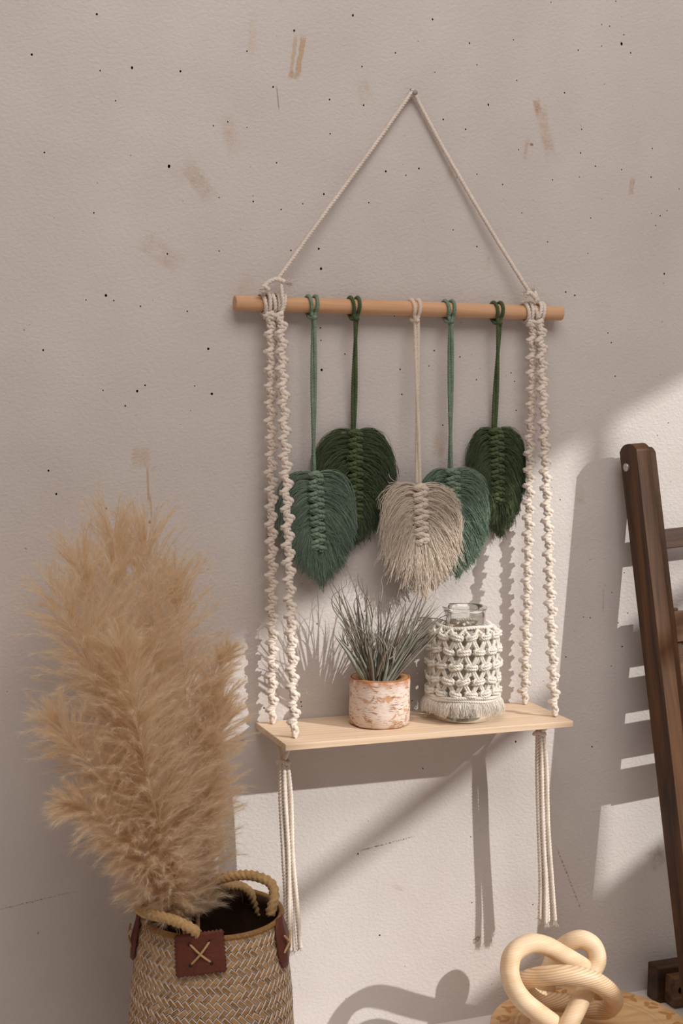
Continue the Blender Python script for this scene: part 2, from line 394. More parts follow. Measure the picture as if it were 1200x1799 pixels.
def glass(name, tint, edge, base=.05):
    t = NT(name); t.t.nodes.remove(t.bsdf)
    tr = t.n('ShaderNodeBsdfTransparent'); tr.inputs[0].default_value = tint
    gl = t.n('ShaderNodeBsdfGlossy'); gl.inputs['Roughness'].default_value = .03; gl.inputs[0].default_value = (1, 1, 1, 1)
    df = t.n('ShaderNodeBsdfDiffuse'); df.inputs[0].default_value = edge
    fr = t.n('ShaderNodeFresnel'); fr.inputs[0].default_value = 1.48
    lw = t.n('ShaderNodeLayerWeight'); lw.inputs[0].default_value = .35
    fac = t.rng(lw.outputs['Facing'], .55, 1.0, base, .28, True)
    m1 = t.n('ShaderNodeMixShader'); t.l(fac, m1.inputs[0]); t.l(tr.outputs[0], m1.inputs[1]); t.l(df.outputs[0], m1.inputs[2])
    m2 = t.n('ShaderNodeMixShader'); t.l(fr.outputs[0], m2.inputs[0]); t.l(m1.outputs[0], m2.inputs[1]); t.l(gl.outputs[0], m2.inputs[2])
    t.l(m2.outputs[0], t.out.inputs[0]); return t.mat
M['glass'] = glass('jar_glass', (.985, .99, .983, 1), srgb(206, 210, 198), .01)
M['glass_base'] = glass('jar_glass_base', (.88, .92, .86, 1), srgb(140, 158, 128), .18)

# ------------------------------------------------------------------ the setting
FLOOR = -0.482
# plaster wall with real nail holes
HOLES = [(56,96,4),(170,25,4),(232,119,5),(176,124,3),(317,125,4),(203,177,2.6),(78,268,3),(297,292,6),(165,374,2.6),(375,221,2.6),(294,446,3),(385,347,2.2),(385,441,2.6),
 (620,27,4.5),(517,54,4),(434,90,3),(695,93,2.8),(636,117,3),(480,153,3.4),(579,175,3.2),(639,185,3.4),(580,235,2.8),(486,286,3),(400,214,3),(434,224,2),(445,354,3),(494,368,2.6),(532,358,2.4),(569,341,3.6),
 (678,301,4),(713,308,2.6),(736,296,3.6),(648,356,2.8),(556,396,3),(560,437,4),(511,440,2.6),(764,127,2.2),(779,210,3.6),(796,404,2.6),(760,34,3.6),
 (968,4,2.4),(1082,2,2.8),(825,76,3.2),(902,70,2.6),(838,114,2.4),(908,141,2.6),(992,163,3.4),(858,184,4.2),(1016,88,2.8),(1057,43,2.6),(1071,46,2.8),(1096,61,2.6),(1092,77,6),(1057,81,2.4),(1108,93,3),
 (818,227,3),(1022,227,2.8),(911,263,2.6),(1020,269,3.2),(1046,292,3),(1146,261,2.6),(971,316,2.6),(1018,311,2.2),(883,324,2.8),(838,306,2.6),(821,337,4.4),(1092,298,2.4),(1144,311,3.2),(1193,332,2.4),
 (838,433,3),(917,374,2.4),(962,425,2.6),(1038,383,2.4),(1145,375,2.2),(1160,379,2.8),(1172,370,2.4),(1152,396,2.2),(1033,445,2.2),
 (151,527,2.2),(186,519,5),(200,528,2.8),(247,538,2.8),(329,547,2.8),(76,615,3.4),(366,613,4.5),(181,686,2.4),(241,687,4.4),(255,677,3.4),(342,678,2.4),(372,692,4.6),(220,713,3),(85,827,3.4),(99,868,3.8),(187,893,3.2),
 (564,472,5),(563,576,2.6),(564,598,2.8),(606,622,2.6),(565,650,5),(693,555,2.6),(703,649,3.4),(706,693,3),(754,643,2.6),(763,616,3),(808,627,3),(837,667,2.8),(877,648,3),(898,655,2.6),(904,670,2.6),(907,721,2.6),(778,747,2.8),(792,749,2.4),
 (963,425,2.2),(1033,444,2.6),(1167,481,4.4),(994,513,3.4),(1010,519,3.4),(1068,585,2.6),(1074,602,2.8),(1081,661,2.8),(1155,765,2.4),(1174,743,2.6),(984,878,2.6),(1097,1006,2.4),(1103,1077,2.8),(1086,1094,2.6),(1037,1085,2.8),(1025,1084,2.8),(1075,1041,2.2),(1093,1136,3.6),
 (1040,1312,3.6),(1074,1170,2.4),(906,1303,4),(743,1350,2.8),(629,1500,3.4),(667,1643,3.4),(829,1586,2.6),(936,1589,2.8),(827,1470,2.4),(529,1233,2.8),(530,1241,2.6),(464,1244,3),(557,1096,2.6),(909,1214,2.4),(724,1231,2.4),(965,1058,2.4),(994,1154,2.8),(649,946,2.4)]
def build_wall():
    pts = []; edges = []; holes = []
    def loop(q):
        b = len(pts); pts.extend(q); edges.extend([(b+i, b+(i+1) % len(q)) for i in range(len(q))])
    loop([(-2.2, FLOOR), (3.2, FLOOR), (3.2, 3.2), (-2.2, 3.2)])
    for px, py, s in HOLES:
        c = at(px, py, 0); r = s*.5/1230*.9
        if any((c[0]-h[0])**2+(c[2]-h[1])**2 < (r+h[2]+.0006)**2 for h in holes): continue
        ring = [(c[0]+r*(1+rng.uniform(-.18, .18))*math.cos(a), c[2]+r*(1.1+rng.uniform(-.18, .25))*math.sin(a)) for a in np.linspace(0, 2*math.pi, 8, endpoint=False)]
        holes.append((c[0], c[2], r)); loop(ring)
    V, E, F, _, _, _ = geometry.delaunay_2d_cdt([Vector(p) for p in pts], edges, [], 0, 1e-7)
    tris = []
    for f in F:
        c = sum((V[i] for i in f), Vector((0, 0)))/len(f)
        if any((c[0]-h[0])**2+(c[1]-h[1])**2 < (h[2]*1.02)**2 for h in holes): continue
        tris.append(f)
    mb = MB()
    mb.add([(p[0], 0, p[1]) for p in V], [t if True else t for t in [tuple(reversed(f)) for f in tris]])
    nb = 4
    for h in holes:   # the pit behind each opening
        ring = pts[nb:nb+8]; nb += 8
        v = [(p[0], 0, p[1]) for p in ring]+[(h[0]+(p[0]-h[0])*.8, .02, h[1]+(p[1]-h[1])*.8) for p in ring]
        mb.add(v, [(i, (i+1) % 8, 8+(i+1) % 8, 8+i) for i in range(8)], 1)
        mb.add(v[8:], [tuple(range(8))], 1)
    o = mb.build('wall_back', [M['wall'], M['pit_shade']], smooth=False); o['kind'] = 'structure'
    return o
wall = build_wall()
fl = MB().box((-2.2, -4.2, FLOOR-.03), (3.2, .0, FLOOR)).build('floor', M['floor'], smooth=False); fl['kind'] = 'structure'

wl = MB().box((-2.32, -4.2, FLOOR), (-2.2, 0, 3.2)).build('wall_left_added', M['taupe'], smooth=False); wl['kind'] = 'structure'  # unseen wall, added in a dark tone to cut light from the left
# window wall on the right: the sun comes in through it
wa = .135; wn = math.hypot(wa, 1.0)
ang = -math.atan(wa)
WO = Vector((2.5+wa*2.25, 0, 0))           # where it meets the back wall
WM = Matrix.Translation(WO) @ Matrix.Rotation(ang, 4, 'Z')   # local -y runs along the wall away from the corner
S0, S1, Z0, Z1 = 1.2, 2.93, 1.262, 2.045
wr = MB()
WT = 4.4
wr.box((0, -5.2, FLOOR), (.12, -S1, WT)); wr.box((0, -S0, FLOOR), (.12, 0, WT)); wr.box((0, -S1, FLOOR), (.12, -S0, Z0))
za, zb = Z1+.12*(S0-2.1), Z1+.12*(S1-2.1)      # unseen lintel, sloped to shape the upper edge of the sunlight
wr.add([(0, -S1, zb), (.12, -S1, zb), (.12, -S0, za), (0, -S0, za), (0, -S1, WT), (.12, -S1, WT), (.12, -S0, WT), (0, -S0, WT)],
       [(0, 3, 2, 1), (4, 5, 6, 7), (0, 1, 5, 4), (1, 2, 6, 5), (2, 3, 7, 6), (3, 0, 4, 7)])
wro = wr.build('wall_right', M['paint'], smooth=False); wro['kind'] = 'structure'; wro.matrix_world = WM
wf = MB(); e = .004
wf.box((.03, -S1, Z0), (.07, -S1+.02, zb)); wf.box((.03, -S0-.02, Z0), (.07, -S0, za))
wfo = wf.build('window_1', M['paint'], smooth=False); wfo['kind'] = 'structure'; wfo.matrix_world = WM
for nm, lo, hi in (('glazing_bar', (.035, -S1, 1.653), (.065, -S0, 1.676)), ('glazing_bar', (.04, -2.30, Z0), (.06, -2.27, Z1))):
    b = MB().box(lo, hi).build(nm, M['paint'], smooth=False); b.matrix_world = WM; set_parent(b, wfo); b.matrix_parent_inverse = WM.inverted()

# ------------------------------------------------------------------ hanging shelf
BL, BD, BT = .43, .1335, .0088
shelf = thing('hanging_shelf', (0, -.02, 0), 'macrame hanging shelf with cream knotted cords, wooden dowel and pale pine board', 'hanging shelf')
bd = MB().box((-BL/2, -BD, -BT), (BL/2, -.003, 0))
bd.build('board', M['pine'], shelf, smooth=False, bevel=.0008, label='pale pine board')
DY, DZ, DR = -.0175, .5775, .0103
dw = MB()
tube(dw, [(-.2535, DY, DZ), (-.1, DY, DZ), (.1, DY, DZ), (.2445, DY, DZ)], DR, 28, .02)
dw.build('dowel', M['dowel'], shelf, bevel=.0012, label='light brown wooden dowel')

def strap_cords(mb, T, B, p=.0232, r=.0034):
    T = np.array(T, float); B = np.array(B, float)
    D = B-T; Ln = np.linalg.norm(D); d = D/Ln
    ex = np.array([1.0, 0, 0]); ex = unit(ex-d*(ex@d)); eo = np.cross(ex, d); eo = eo if eo[1] < 0 else -eo
    n = int(Ln/p); p = Ln/n
    for side in (-1, 1):
        pts = []
        s0 = 0 if side < 0 else p/2
        pts.append((0.0005*side, .0, 0.0))
        for k in range(n):
            b = s0+k*p
            if b+p*.6 > Ln: break
            c = .0024+rng.normal(0, .0003); R = .0045*(1+rng.normal(0, .04)); w = rng.normal(0, .0005)
            for q, a in enumerate(range(10, 10+46*11, 46)):   # a tight hitch of one and a half turns round the other cord
                th = math.radians(a); Rq = R*(1-.012*q)
                pts.append((side*(c-Rq*math.cos(th)), Rq*math.sin(th)*.85, b+w-.0010*math.cos(th)+q*.00072))
            pts.append((-side*.0014, .0022, b+p*.50)); pts.append((-side*.0030, .0004, b+p*.68)); pts.append((-side*.0016, .0004, b+p*.88))
        pts.append((side*.0008, 0, Ln))
        W = [T+ex*x+eo*o+d*s for x, o, s in pts]
        rope(mb, W, r, pitch=.0105, step=.0015, sides=9, amp=.16)
def holep(px, py, Y): q = at(px, py, Y); return (q[0], Y, .0015)
LX, RX = -.2005, .1966
straps = [((LX-.0055, DY-.009, DZ-.014), holep(478, 1264, -.0195)), ((LX+.0065, DY-.0165, DZ-.014), holep(517, 1297, -.104)),
          ((RX-.004, DY-.009, DZ-.014), holep(921, 1234, -.0195)), ((RX+.004, DY-.0165, DZ-.014), holep(974, 1258, -.104))]
for k, (a, b) in enumerate(straps):
    mb = MB(); strap_cords(mb, a, b)
    mb.build('macrame_strap', M['cream'], shelf, label='knotted cream cotton strap')
# wraps on the dowel
for cx, n, half in ((LX, 5, .0135), (RX, 5, .0125)):
    mb = MB(); R = DR+.0027
    for k in range(n):
        x = cx-half+2*half*k/(n-1); tl = rng.uniform(-.002, .002)+(-.002 if k < n/2 else .002)
        rr = R+.0006*(k % 2)
        pts = [(x+tl*math.sin(a), DY+rr*math.cos(a), DZ+rr*1.06*math.sin(a)) for a in np.linspace(0, 2*math.pi, 14, endpoint=False)]
        rope(mb, pts, .0026, pitch=.012, step=.0014, closed=True)
    # cross wraps gathering the cords under the dowel
    for q, dz in ((0, -.0145), (1, -.0195)):
        pts = [(cx-.011, DY-.010, DZ+dz+.002), (cx-.005, DY-.0155, DZ+dz), (cx+.005, DY-.0155, DZ+dz-.001), (cx+.011, DY-.010, DZ+dz+.001)]
        rope(mb, pts, .0026, pitch=.012, step=.0014)
    mb.build('cord_wrap', M['cream'], shelf)
def fray(mb, base, direction, n=26, L=.012, spread=.5, r=.00035):
    base = np.array(base); d = unit(np.array(direction, float))
    dirs = unit(d+rng.normal(0, spread, (n, 3))*.5); st = base+rng.normal(0, .0012, (n, 3))
    ln = L*rng.uniform(.6, 1.1, (n, 1))
    P = bez(st, st+d*ln*.4, st+dirs*ln*.75+rng.normal(0, .001, (n, 3)), st+dirs*ln+rng.normal(0, .0015, (n, 3)), 5)
    fibers(mb, P, np.full(n, r))
mb = MB()   # left: loop over the wraps with a frayed end
pts = [at(462, 514, -.034), at(467, 500, -.035), at(484, 491, -.035), at(500, 495, -.034)]
rope(mb, pts, .003, pitch=.012, step=.0014)
pts = [at(458, 512, -.033), at(464, 503, -.038), at(472, 510, -.037)]
rope(mb, pts, .0028, pitch=.012, step=.0014)
pts = [at(494, 500, -.033), at(496, 520, -.036), at(497, 540, -.036), at(490, 556, -.034)]
rope(mb, pts, .0025, pitch=.012, step=.0014)
fray(mb, at(500, 495, -.034), np.array([.9, 0, -.25]), 40, .016, .5)
mb.build('tie_knot', M['cream'], shelf)
mb = MB()   # right: short tuft
pts = [at(922, 521, -.032), at(930, 514, -.036), at(937, 520, -.035), at(946, 528, -.032)]
rope(mb, pts, .003, pitch=.012, step=.0014)
pts = [at(936, 510, -.03), at(941, 517, -.034), at(942, 530, -.034)]
rope(mb, pts, .0027, pitch=.012, step=.0014)
fray(mb, at(930, 516, -.034), np.array([-.9, 0, .15]), 34, .013, .6); fray(mb, at(936, 514, -.034), np.array([.1, -.1, 1]), 26, .009, .5)
mb.build('tie_knot', M['cream'], shelf)
# triangle hanging cord
mb = MB()
N0 = at(724, 164, -.006)
pl = at(487, 492, -.024); pr = at(929, 512, -.024)
pts = [pl, pl+(N0-pl)*.33+np.array([-.0005, .004, -.001]), pl+(N0-pl)*.7+np.array([0, .003, -.001]), N0+np.array([-.004, -.001, -.003]), N0+np.array([0, -.0015, .0022]),
       N0+np.array([.004, -.001, -.003]), pr+(N0-pr)*.7+np.array([0, .003, -.001]), pr+(N0-pr)*.33+np.array([0, .004, -.001]), pr]
rope(mb, pts, .00265, pitch=.011, step=.0018)
mb.build('hanging_cord', M['cream'], shelf)
# nail
q = N0; mb = MB()
tube(mb, [(q[0], -.016, q[2]-.0008), (q[0], -.008, q[2]-.0008), (q[0], .0, q[2]-.0008)], .0012, 10, .004)
tube(mb, [(q[0], -.0172, q[2]-.0008), (q[0], -.0164, q[2]-.0008), (q[0], -.0158, q[2]-.0008)], .0036, 14, .0005)
nl = mb.build('nail', M['nail']); tag(nl, 'small grey steel nail in the wall holding up the hanging cord', 'nail')
# cords under the board and tassels
def tassel(px_top, px_bot, holes, y):
    t0 = at(*px_top, y); t1 = at(*px_bot, y)
    mb = MB()
    for hx, hy in holes:
        rope(mb, [(hx, hy, -BT+.001), (hx*.5+t0[0]*.5, hy*.6+t0[1]*.4, -BT-.008), (t0[0], t0[1], t0[2])], .0026, pitch=.011)
    mb.build('under_board_cord', M['cream'], shelf)
    mb = MB()
    pts = [(t0[0]+.0075*math.cos(a), t0[1]+.0075*math.sin(a), t0[2]+.002*math.sin(2*a)) for a in np.linspace(0, 2*math.pi, 12, endpoint=False)]
    rope(mb, pts, .0026, closed=True, pitch=.011)
    root = None
    D = t1-t0
    offs = [(-.0072, -.002), (-.0022, -.0055), (.0028, -.001), (.0074, -.004), (-.001, .004), (.004, .004)]
    kn = mb.build('tassel', M['cream'], shelf, label='cream cotton tassel')
    for k, (ox, oy) in enumerate(offs):
        mb = MB(); sp = 1+.35*rng.uniform(-.3, 1); e = rng.uniform(-.012, .004)
        A = t0+np.array([ox*.6, oy*.8, -.001])
        pts = [A, A+D*.2+np.array([ox*.35, oy*.3, 0]), A+D*.5+np.array([ox*.3+rng.normal(0, .001), oy*.3, 0]), A+D*.8+np.array([ox*.5*sp+rng.normal(0, .0012), oy*.4, 0]), A+D+np.array([ox*.9*sp, oy*.6, e])]
        rope(mb, pts, .0030, pitch=.0115, step=.0016)
        fray(mb, pts[-1]+np.array([0, 0, .002]), (rng.normal(0, .15), -.1, -1), 26, .009, .55)
        mb.build('cord', M['cream'], kn)
hl = [(straps[0][1][0], -.0195), (straps[1][1][0], -.104)]; hr = [(straps[2][1][0], -.0195), (straps[3][1][0], -.104)]
tassel((498, 1338), (511, 1655), hl, -.066)
tassel((948, 1288), (958, 1606), hr, -.066)

# ------------------------------------------------------------------ macrame leaves
def leaf_pendant(label, mat, group, xdowel, top, tip, hw, ybase, spine_rows, ragged=.007, n_f=3400, thick=.013, seed=1, wid_px=(0, 0), spl=0.0005, fr=.00037):
    g = np.random.default_rng(seed)
    T = at(*top, ybase); E = at(*tip, ybase); H = T[2]-E[2]; lean = (E[0]-T[0])
    root = thing('macrame_leaf', (T[0], ybase, E[2]), label, 'wall hanging', group)
    # cord: lark's head over the dowel, then two twisted strands down to the leaf
    r = .0023; R = DR+r+.0003
    mb = MB()
    for sx in (-1, 1):
        x = xdowel+sx*.0042
        pts = [(xdowel+sx*.0018, DY-R*.75, DZ-R*1.15)]
        for a in np.linspace(-.75, math.pi+.9, 12):
            pts.append((x+sx*.0012*math.sin(a), DY-R*math.cos(a)*1.0, DZ+R*math.sin(a)))
        pts.append((xdowel+sx*.004, DY-R*.35, DZ-R*1.3)); pts.append((xdowel, DY-R*1.12, DZ-R*1.28)); 
        rope(mb, pts, r, pitch=.0105, step=.0014)
    mb.build('dowel_loop', mat, root)
    mb = MB()
    A = np.array([xdowel, DY-R*.75, DZ-R*1.1]); Bt = np.array([T[0], ybase-.004, T[2]+.002])
    tw = g.uniform(0, 6)
    for sx in (0, math.pi):
        pts = []
        for u in np.linspace(0, 1, 14):
            c = A*(1-u)+Bt*u; a = sx+tw+u*3.4
            c = c+np.array([.0021*math.cos(a), .0021*math.sin(a), 0]) 
            pts.append(c)
        rope(mb, pts, r, pitch=.0105, step=.0018)
    mb.build('cord', mat, root)
    # spine of knots
    mb = MB(); pz = .0083; wsp = .0088
    def axis(z):  # spine centre line at drop z below the top
        return np.array([T[0]+lean*z/H*.6, ybase-thick, T[2]-z])
    for k in range(spine_rows):
        c = axis(.003+k*pz)
        for sx in (-1, 1):
            dz = sx*.0012*(1 if k % 2 else -1); ws = wsp*(1+g.normal(0, .05))
            pts = [c+np.array(q) for q in [(-sx*.0030, .0035, .0022+dz), (sx*.0005, -.0016, .0014+dz), (sx*ws*.5, -.0034, .0008+dz), (sx*ws*.9, -.0012, -.0004+dz), (sx*ws*1.05, .0032, -.0014+dz)]]
            rope(mb, pts, .0026, pitch=.013, step=.0011, amp=.2)
            pts = [c+np.array(q) for q in [(sx*ws*.95, .0035, -.0030+dz), (sx*ws*.6, -.0010, -.0036+dz), (sx*.001, -.0008, -.0034+dz)]]
            rope(mb, pts, .0022, pitch=.012, step=.0012)
    rope(mb, [axis(0)+np.array(q) for q in [(-.008, .006, -.003), (-.004, -.001, .0005), (.004, -.001, .0005), (.008, .006, -.003)]], .0023, pitch=.009, step=.0013)
    mb.build('knotted_spine', mat, root)
    # combed-out fringe
    ns = spine_rows*pz
    def half(v):   # half width at relative height v, 0 top .. 1 tip
        return hw*np.interp(v, [0, .06, .16, .3, .45, .6, .75, .88, .96, 1.0], [.22, .58, .83, .97, 1.0, .93, .74, .47, .22, .06])
    P = []
    clumps = n_f//10
    for k in range(clumps):
        sx = -1 if k % 2 else 1
        u = (k+g.uniform(0, 1))/clumps            # 0 = top row, 1 = lowest row
        z0 = ns*min(max(u+g.normal(0, .035), 0), 1)*.98+.001
        ve = .26+.74*u**.8+g.normal(0, .05)
        lay = g.uniform(0, 1)
        ve = min(max(ve, .2), 1.0)
        xe = sx*half(ve)*(1-.55*u**4*g.uniform(0, 1))+g.normal(0, .0015)
        if u > .9: xe = sx*half(ve)*g.uniform(0, 1)
        ze = ve*H
        a0 = axis(z0); s = a0+np.array([sx*wsp*.5, .003+.006*lay, 0])
        e = np.array([T[0]+lean*ve+xe, ybase-.003-thick*(.75-.5*lay)*(1-.55*abs(xe)/hw), T[2]-ze])
        k_ = min(max((u-.08)/.4, 0), 1); k_ = k_*k_*(3-2*k_)
        c1a = s+np.array([sx*abs(xe)*.45, -.002, .010*(1-u)]); c2a = np.array([s[0]*.08+e[0]*.92+sx*.004, s[1]*.4+e[1]*.6-.002, s[2]*.62+e[2]*.38+.006])
        c1b = s+np.array([sx*abs(xe)*.42, -.003, -(ze-z0)*.10+.003]); c2b = s*.28+e*.72+np.array([sx*.005*(1-u), -.003, .006*(1-u)])
        c1 = c1a*(1-k_)+c1b*k_; c2 = c2a*(1-k_)+c2b*k_
        c1 = c1+g.normal(0, .0020, 3); c2 = c2+g.normal(0, .0034, 3)
        nf = 10; sprd = .0007+.0008*g.uniform()
        J = g.normal(0, 1, (nf, 3))*np.array([1, .8, 1])
        ln = g.normal(0, ragged*.5, (nf, 1))+g.normal(0, ragged*.4)
        dirv = unit(e-c2)
        Q = bez(np.tile(s, (nf, 1))+J*.0009, np.tile(c1, (nf, 1))+J*sprd+g.normal(0, .0006+spl*.3, (nf, 3)), np.tile(c2, (nf, 1))+J*sprd*1.5+g.normal(0, .001+spl, (nf, 3)), np.tile(e, (nf, 1))+J*sprd*1.7+dirv*ln+g.normal(0, spl, (nf, 3)), 11)
        P.append(Q)
    P = np.concatenate(P)
    ph = g.uniform(0, 6, (len(P), 1)); tt = np.linspace(0, 1, P.shape[1])[None, :]
    am = g.uniform(.3, 1.6, (len(P), 1))*np.minimum(1, tt*3)
    P[:, :, 0] += .0006*am*np.sin(tt*g.uniform(12, 26, (len(P), 1))+ph); P[:, :, 2] += .0006*am*np.sin(tt*g.uniform(10, 22, (len(P), 1))+ph*1.7); P[:, :, 1] += .0007*am*np.sin(tt*g.uniform(8, 18, (len(P), 1))+ph*2.3)
    P[:, :, 1] = np.minimum(P[:, :, 1], -.0015)
    mb = MB(); fibers(mb, P, np.full(len(P), fr)*g.uniform(.7, 1.3, len(P)), tip=.75)
    # a few loose threads
    k = 26; u = g.uniform(.05, .9, k); sx = np.where(g.uniform(size=k) < .5, -1, 1)
    s = np.stack([T[0]+lean*u*.5+sx*.01, np.full(k, ybase-thick-.001), T[2]-ns*u], -1)
    e = s+np.stack([sx*g.uniform(.01, hw*.8, k), g.uniform(-.006, .004, k), g.uniform(-.05, .004, k)], -1)
    mdl = (s+e)/2+np.stack([sx*.008, np.full(k, -.006), g.uniform(0, .014, k)], -1)
    fibers(mb, bez(s, mdl, mdl+g.normal(0, .004, (k, 3)), e, 9), np.full(k, .0003))
    mb.build('fringe', mat, root, kind='stuff')
GL = 'cotton leaves hanging from the dowel'
leaf_pendant('sage green cotton macrame leaf, leftmost, partly behind the cream knotted straps', M['light_green'], GL, -.1439, (549, 830), (562, 1023), .0545, -.019, 13, seed=2)
leaf_pendant('dark forest green cotton macrame leaf, widest, tucked behind the left sage leaf', M['dark_green'], GL, -.0821, (619, 757), (622, 950), .0590, -.004, 15, seed=3, thick=.012)
leaf_pendant('cream white shaggy cotton macrame leaf in the middle above the glass jar', M['white_cotton'], GL, .009, (733, 852), (742, 1030), .0575, -.034, 10, ragged=.018, seed=4, spl=.0022, n_f=3200)
leaf_pendant('sage green cotton macrame leaf overlapped by the cream white leaf', M['light_green'], GL, .0618, (789, 825), (800, 1010), .0520, -.017, 13, seed=5)
leaf_pendant('dark green narrow cotton macrame leaf, rightmost, beside the right cream straps', M['dark_green'], GL, .1384, (866, 754), (874, 936), .0440, -.004, 13, seed=6, thick=.012)

# ------------------------------------------------------------------ birch pot
pc = np.array([-.0525, -.062, 0]); pr_, ph_ = .0425, .066
pot = thing('birch_pot', tuple(pc), 'small planter cut from a white birch log with peeling bark', 'pot')
wv = lambda a: 1+.018*np.sin(2*a+.6)+.012*np.sin(5*a+1)+.006*np.sin(9*a)
mb = MB(); lathe(mb, [(.001, .0005), (pr_-.004, .0005), (pr_-.0005, .003), (pr_+.0002, .02), (pr_-.0006, .045), (pr_, .062), (pr_-.001, ph_)], 64, warp=wv)
b = mb.build('bark', M['birch'], None); b.location = pc; set_parent(b, pot); 
mb = MB(); lathe(mb, [(pr_-.001, ph_), (pr_-.0018, ph_+.0006), (pr_-.0032, ph_+.0003)], 64, warp=wv)
o = mb.build('bark_rim', M['pot_edge']); o.location = pc; set_parent(o, pot)
mb = MB(); lathe(mb, [(pr_-.003, ph_+.0002), (pr_-.0125, ph_-.0002), (pr_-.0135, ph_-.002), (pr_-.0145, ph_-.03), (pr_-.016, .018), (.001, .0175)], 64, warp=wv)
o = mb.build('hollow', M['pot_wood'], label='bare brown wood of the hollowed top'); o.location = pc; set_parent(o, pot)

# ------------------------------------------------------------------ air plant
base = pc+np.array([-.007, -.004, .030])
plant = thing('air_plant', tuple(base), 'spiky grey green air plant growing out of the birch pot', 'plant')
tips = [(580,1012),(583,1018),(628,1006),(612,1003),(600,1040),(640,1012),(668,1003),(676,1012),(688,1035),(722,1032),(741,1030),(728,1041),(746,1050),(757,1062),(768,1052),(774,1058),(790,1080),
        (795,1085),(802,1098),(772,1068),(760,1040),(588,1108),(592,1060),(602,1075),(618,1040),(625,1022),(650,1035),(660,1045),(672,1060),(690,1060),(700,1058),(710,1070),(734,1078),(745,1092),(752,1102),(798,1090),(785,1072),(776,1062),(764,1058),(780,1088),(750,1046),(735,1036),(715,1040),(590,1030),(586,1024),(605,1020),(780,1100),(768,1096)]
g = np.random.default_rng(21)
def plant_leaf(P0, C1, C2, P1, w):
    n = 14; P = bez(P0[None], C1[None], C2[None], P1[None], n)[0]
    tt = np.linspace(0, 1, n)[:, None]; wob = g.normal(0, 1, 3)*np.array([1, .8, .4])
    P = P+wob*.0052*np.sin(tt*g.uniform(4, 8)+g.uniform(0, 6))*tt**1.3
    T = unit(np.gradient(P, axis=0)); side = unit(np.cross(T, np.array([g.normal(0, .5), 1, g.normal(0, .3)]))); up = np.cross(side, T)
    t = np.linspace(0, 1, n); ww = w*np.interp(t, [0, .12, .45, .8, 1], [1.1, 1, .8, .42, .08])
    V = np.stack([P-side*ww[:, None]+up*ww[:, None]*.5, P-up*ww[:, None]*.25, P+side*ww[:, None]+up*ww[:, None]*.5, P+up*ww[:, None]*.12], 1)
    i, j = np.meshgrid(np.arange(n-1), np.arange(4), indexing='ij'); j2 = (j+1) % 4
    mb = MB(); mb.add(V.reshape(-1, 3), np.stack([i*4+j, i*4+j2, (i+1)*4+j2, (i+1)*4+j], -1).reshape(-1, 4))
    mb.build('leaf', M['airleaf'], plant)
def tip_leaf(px, py, y, w, bend=1.0):
    e = at(px, py, y); h = e[2]-base[2]
    P0 = base+np.array([np.clip((e[0]-base[0])*.07, -.007, .007)+g.normal(0, .002), np.clip((e[1]-base[1])*.15, -.014, .014)+g.normal(0, .003), g.uniform(-.002, .006)])
    sd = abs(e[0]-base[0])/.12; top = np.array([P0[0]*.80+e[0]*.20, P0[1]*.8+e[1]*.2, .072+.012*sd])
    C1 = P0*.45+top*.55+np.array([0, 0, .01]); C2 = P0*.25+e*.75+np.array([g.normal(0, .010), g.normal(0, .008), bend*(g.uniform(-.004, .014)+.022*sd*g.uniform(.3, 1))])
    plant_leaf(P0, C1, C2, e, w)
for px, py in tips: tip_leaf(px+g.normal(0, 2), py+g.normal(0, 2), -.058+g.uniform(-.035, .03), g.uniform(.0013, .0020))
for k in range(66):   # the dense heart of two crowns
    left = k % 3
    px = (g.normal(668, 24), g.normal(612, 18), g.normal(738, 30))[left]; py = (g.uniform(1075, 1125), g.uniform(1030, 1105), g.uniform(1048, 1110))[left]
    tip_leaf(px, py, -.058+g.uniform(-.04, .035), g.uniform(.0014, .0025), .8)
for px, py in ((592,1112),(600,1120),(606,1138),(640,1108),(655,1116),(664,1112),(672,1120),(690,1130),(712,1142),(716,1128),(622,1130),(648,1125)):   # short broad lower leaves
    tip_leaf(px, py, -.094+g.uniform(-.006, .01), g.uniform(.0036, .005), .1)
def curl(pts, w):   # dry curling ends
    P, _ = spline(pts, .004); n = len(P); mb = MB(); tube(mb, P, w, 4, raw=True, taper=[1, .8, .5, .25]); mb.build('leaf', M['airleaf'], plant)
for q, y in (([(612,1115),(604,1095),(586,1070),(584,1048),(596,1038),(608,1028),(608,1018)], -.08), ([(668,1060),(672,1035),(670,1018),(676,1008),(682,1003)], -.075),
          ([(655,1085),(648,1055),(632,1030),(628,1008)], -.07), ([(612,1135),(610,1118),(625,1110),(648,1098)], -.09), ([(640,1075),(650,1060),(662,1045),(672,1040)], -.085),
          ([(680,1160),(694,1150),(692,1138),(682,1130)], -.1), ([(722,1105),(736,1070),(742,1045),(738,1035),(724,1036)], -.06), ([(735,1090),(760,1086),(785,1092),(796,1100)], -.055), ([(625,1080),(622,1060),(630,1045),(640,1040)], -.06)):
    curl([at(a, b, y) for a, b in q], .0011)

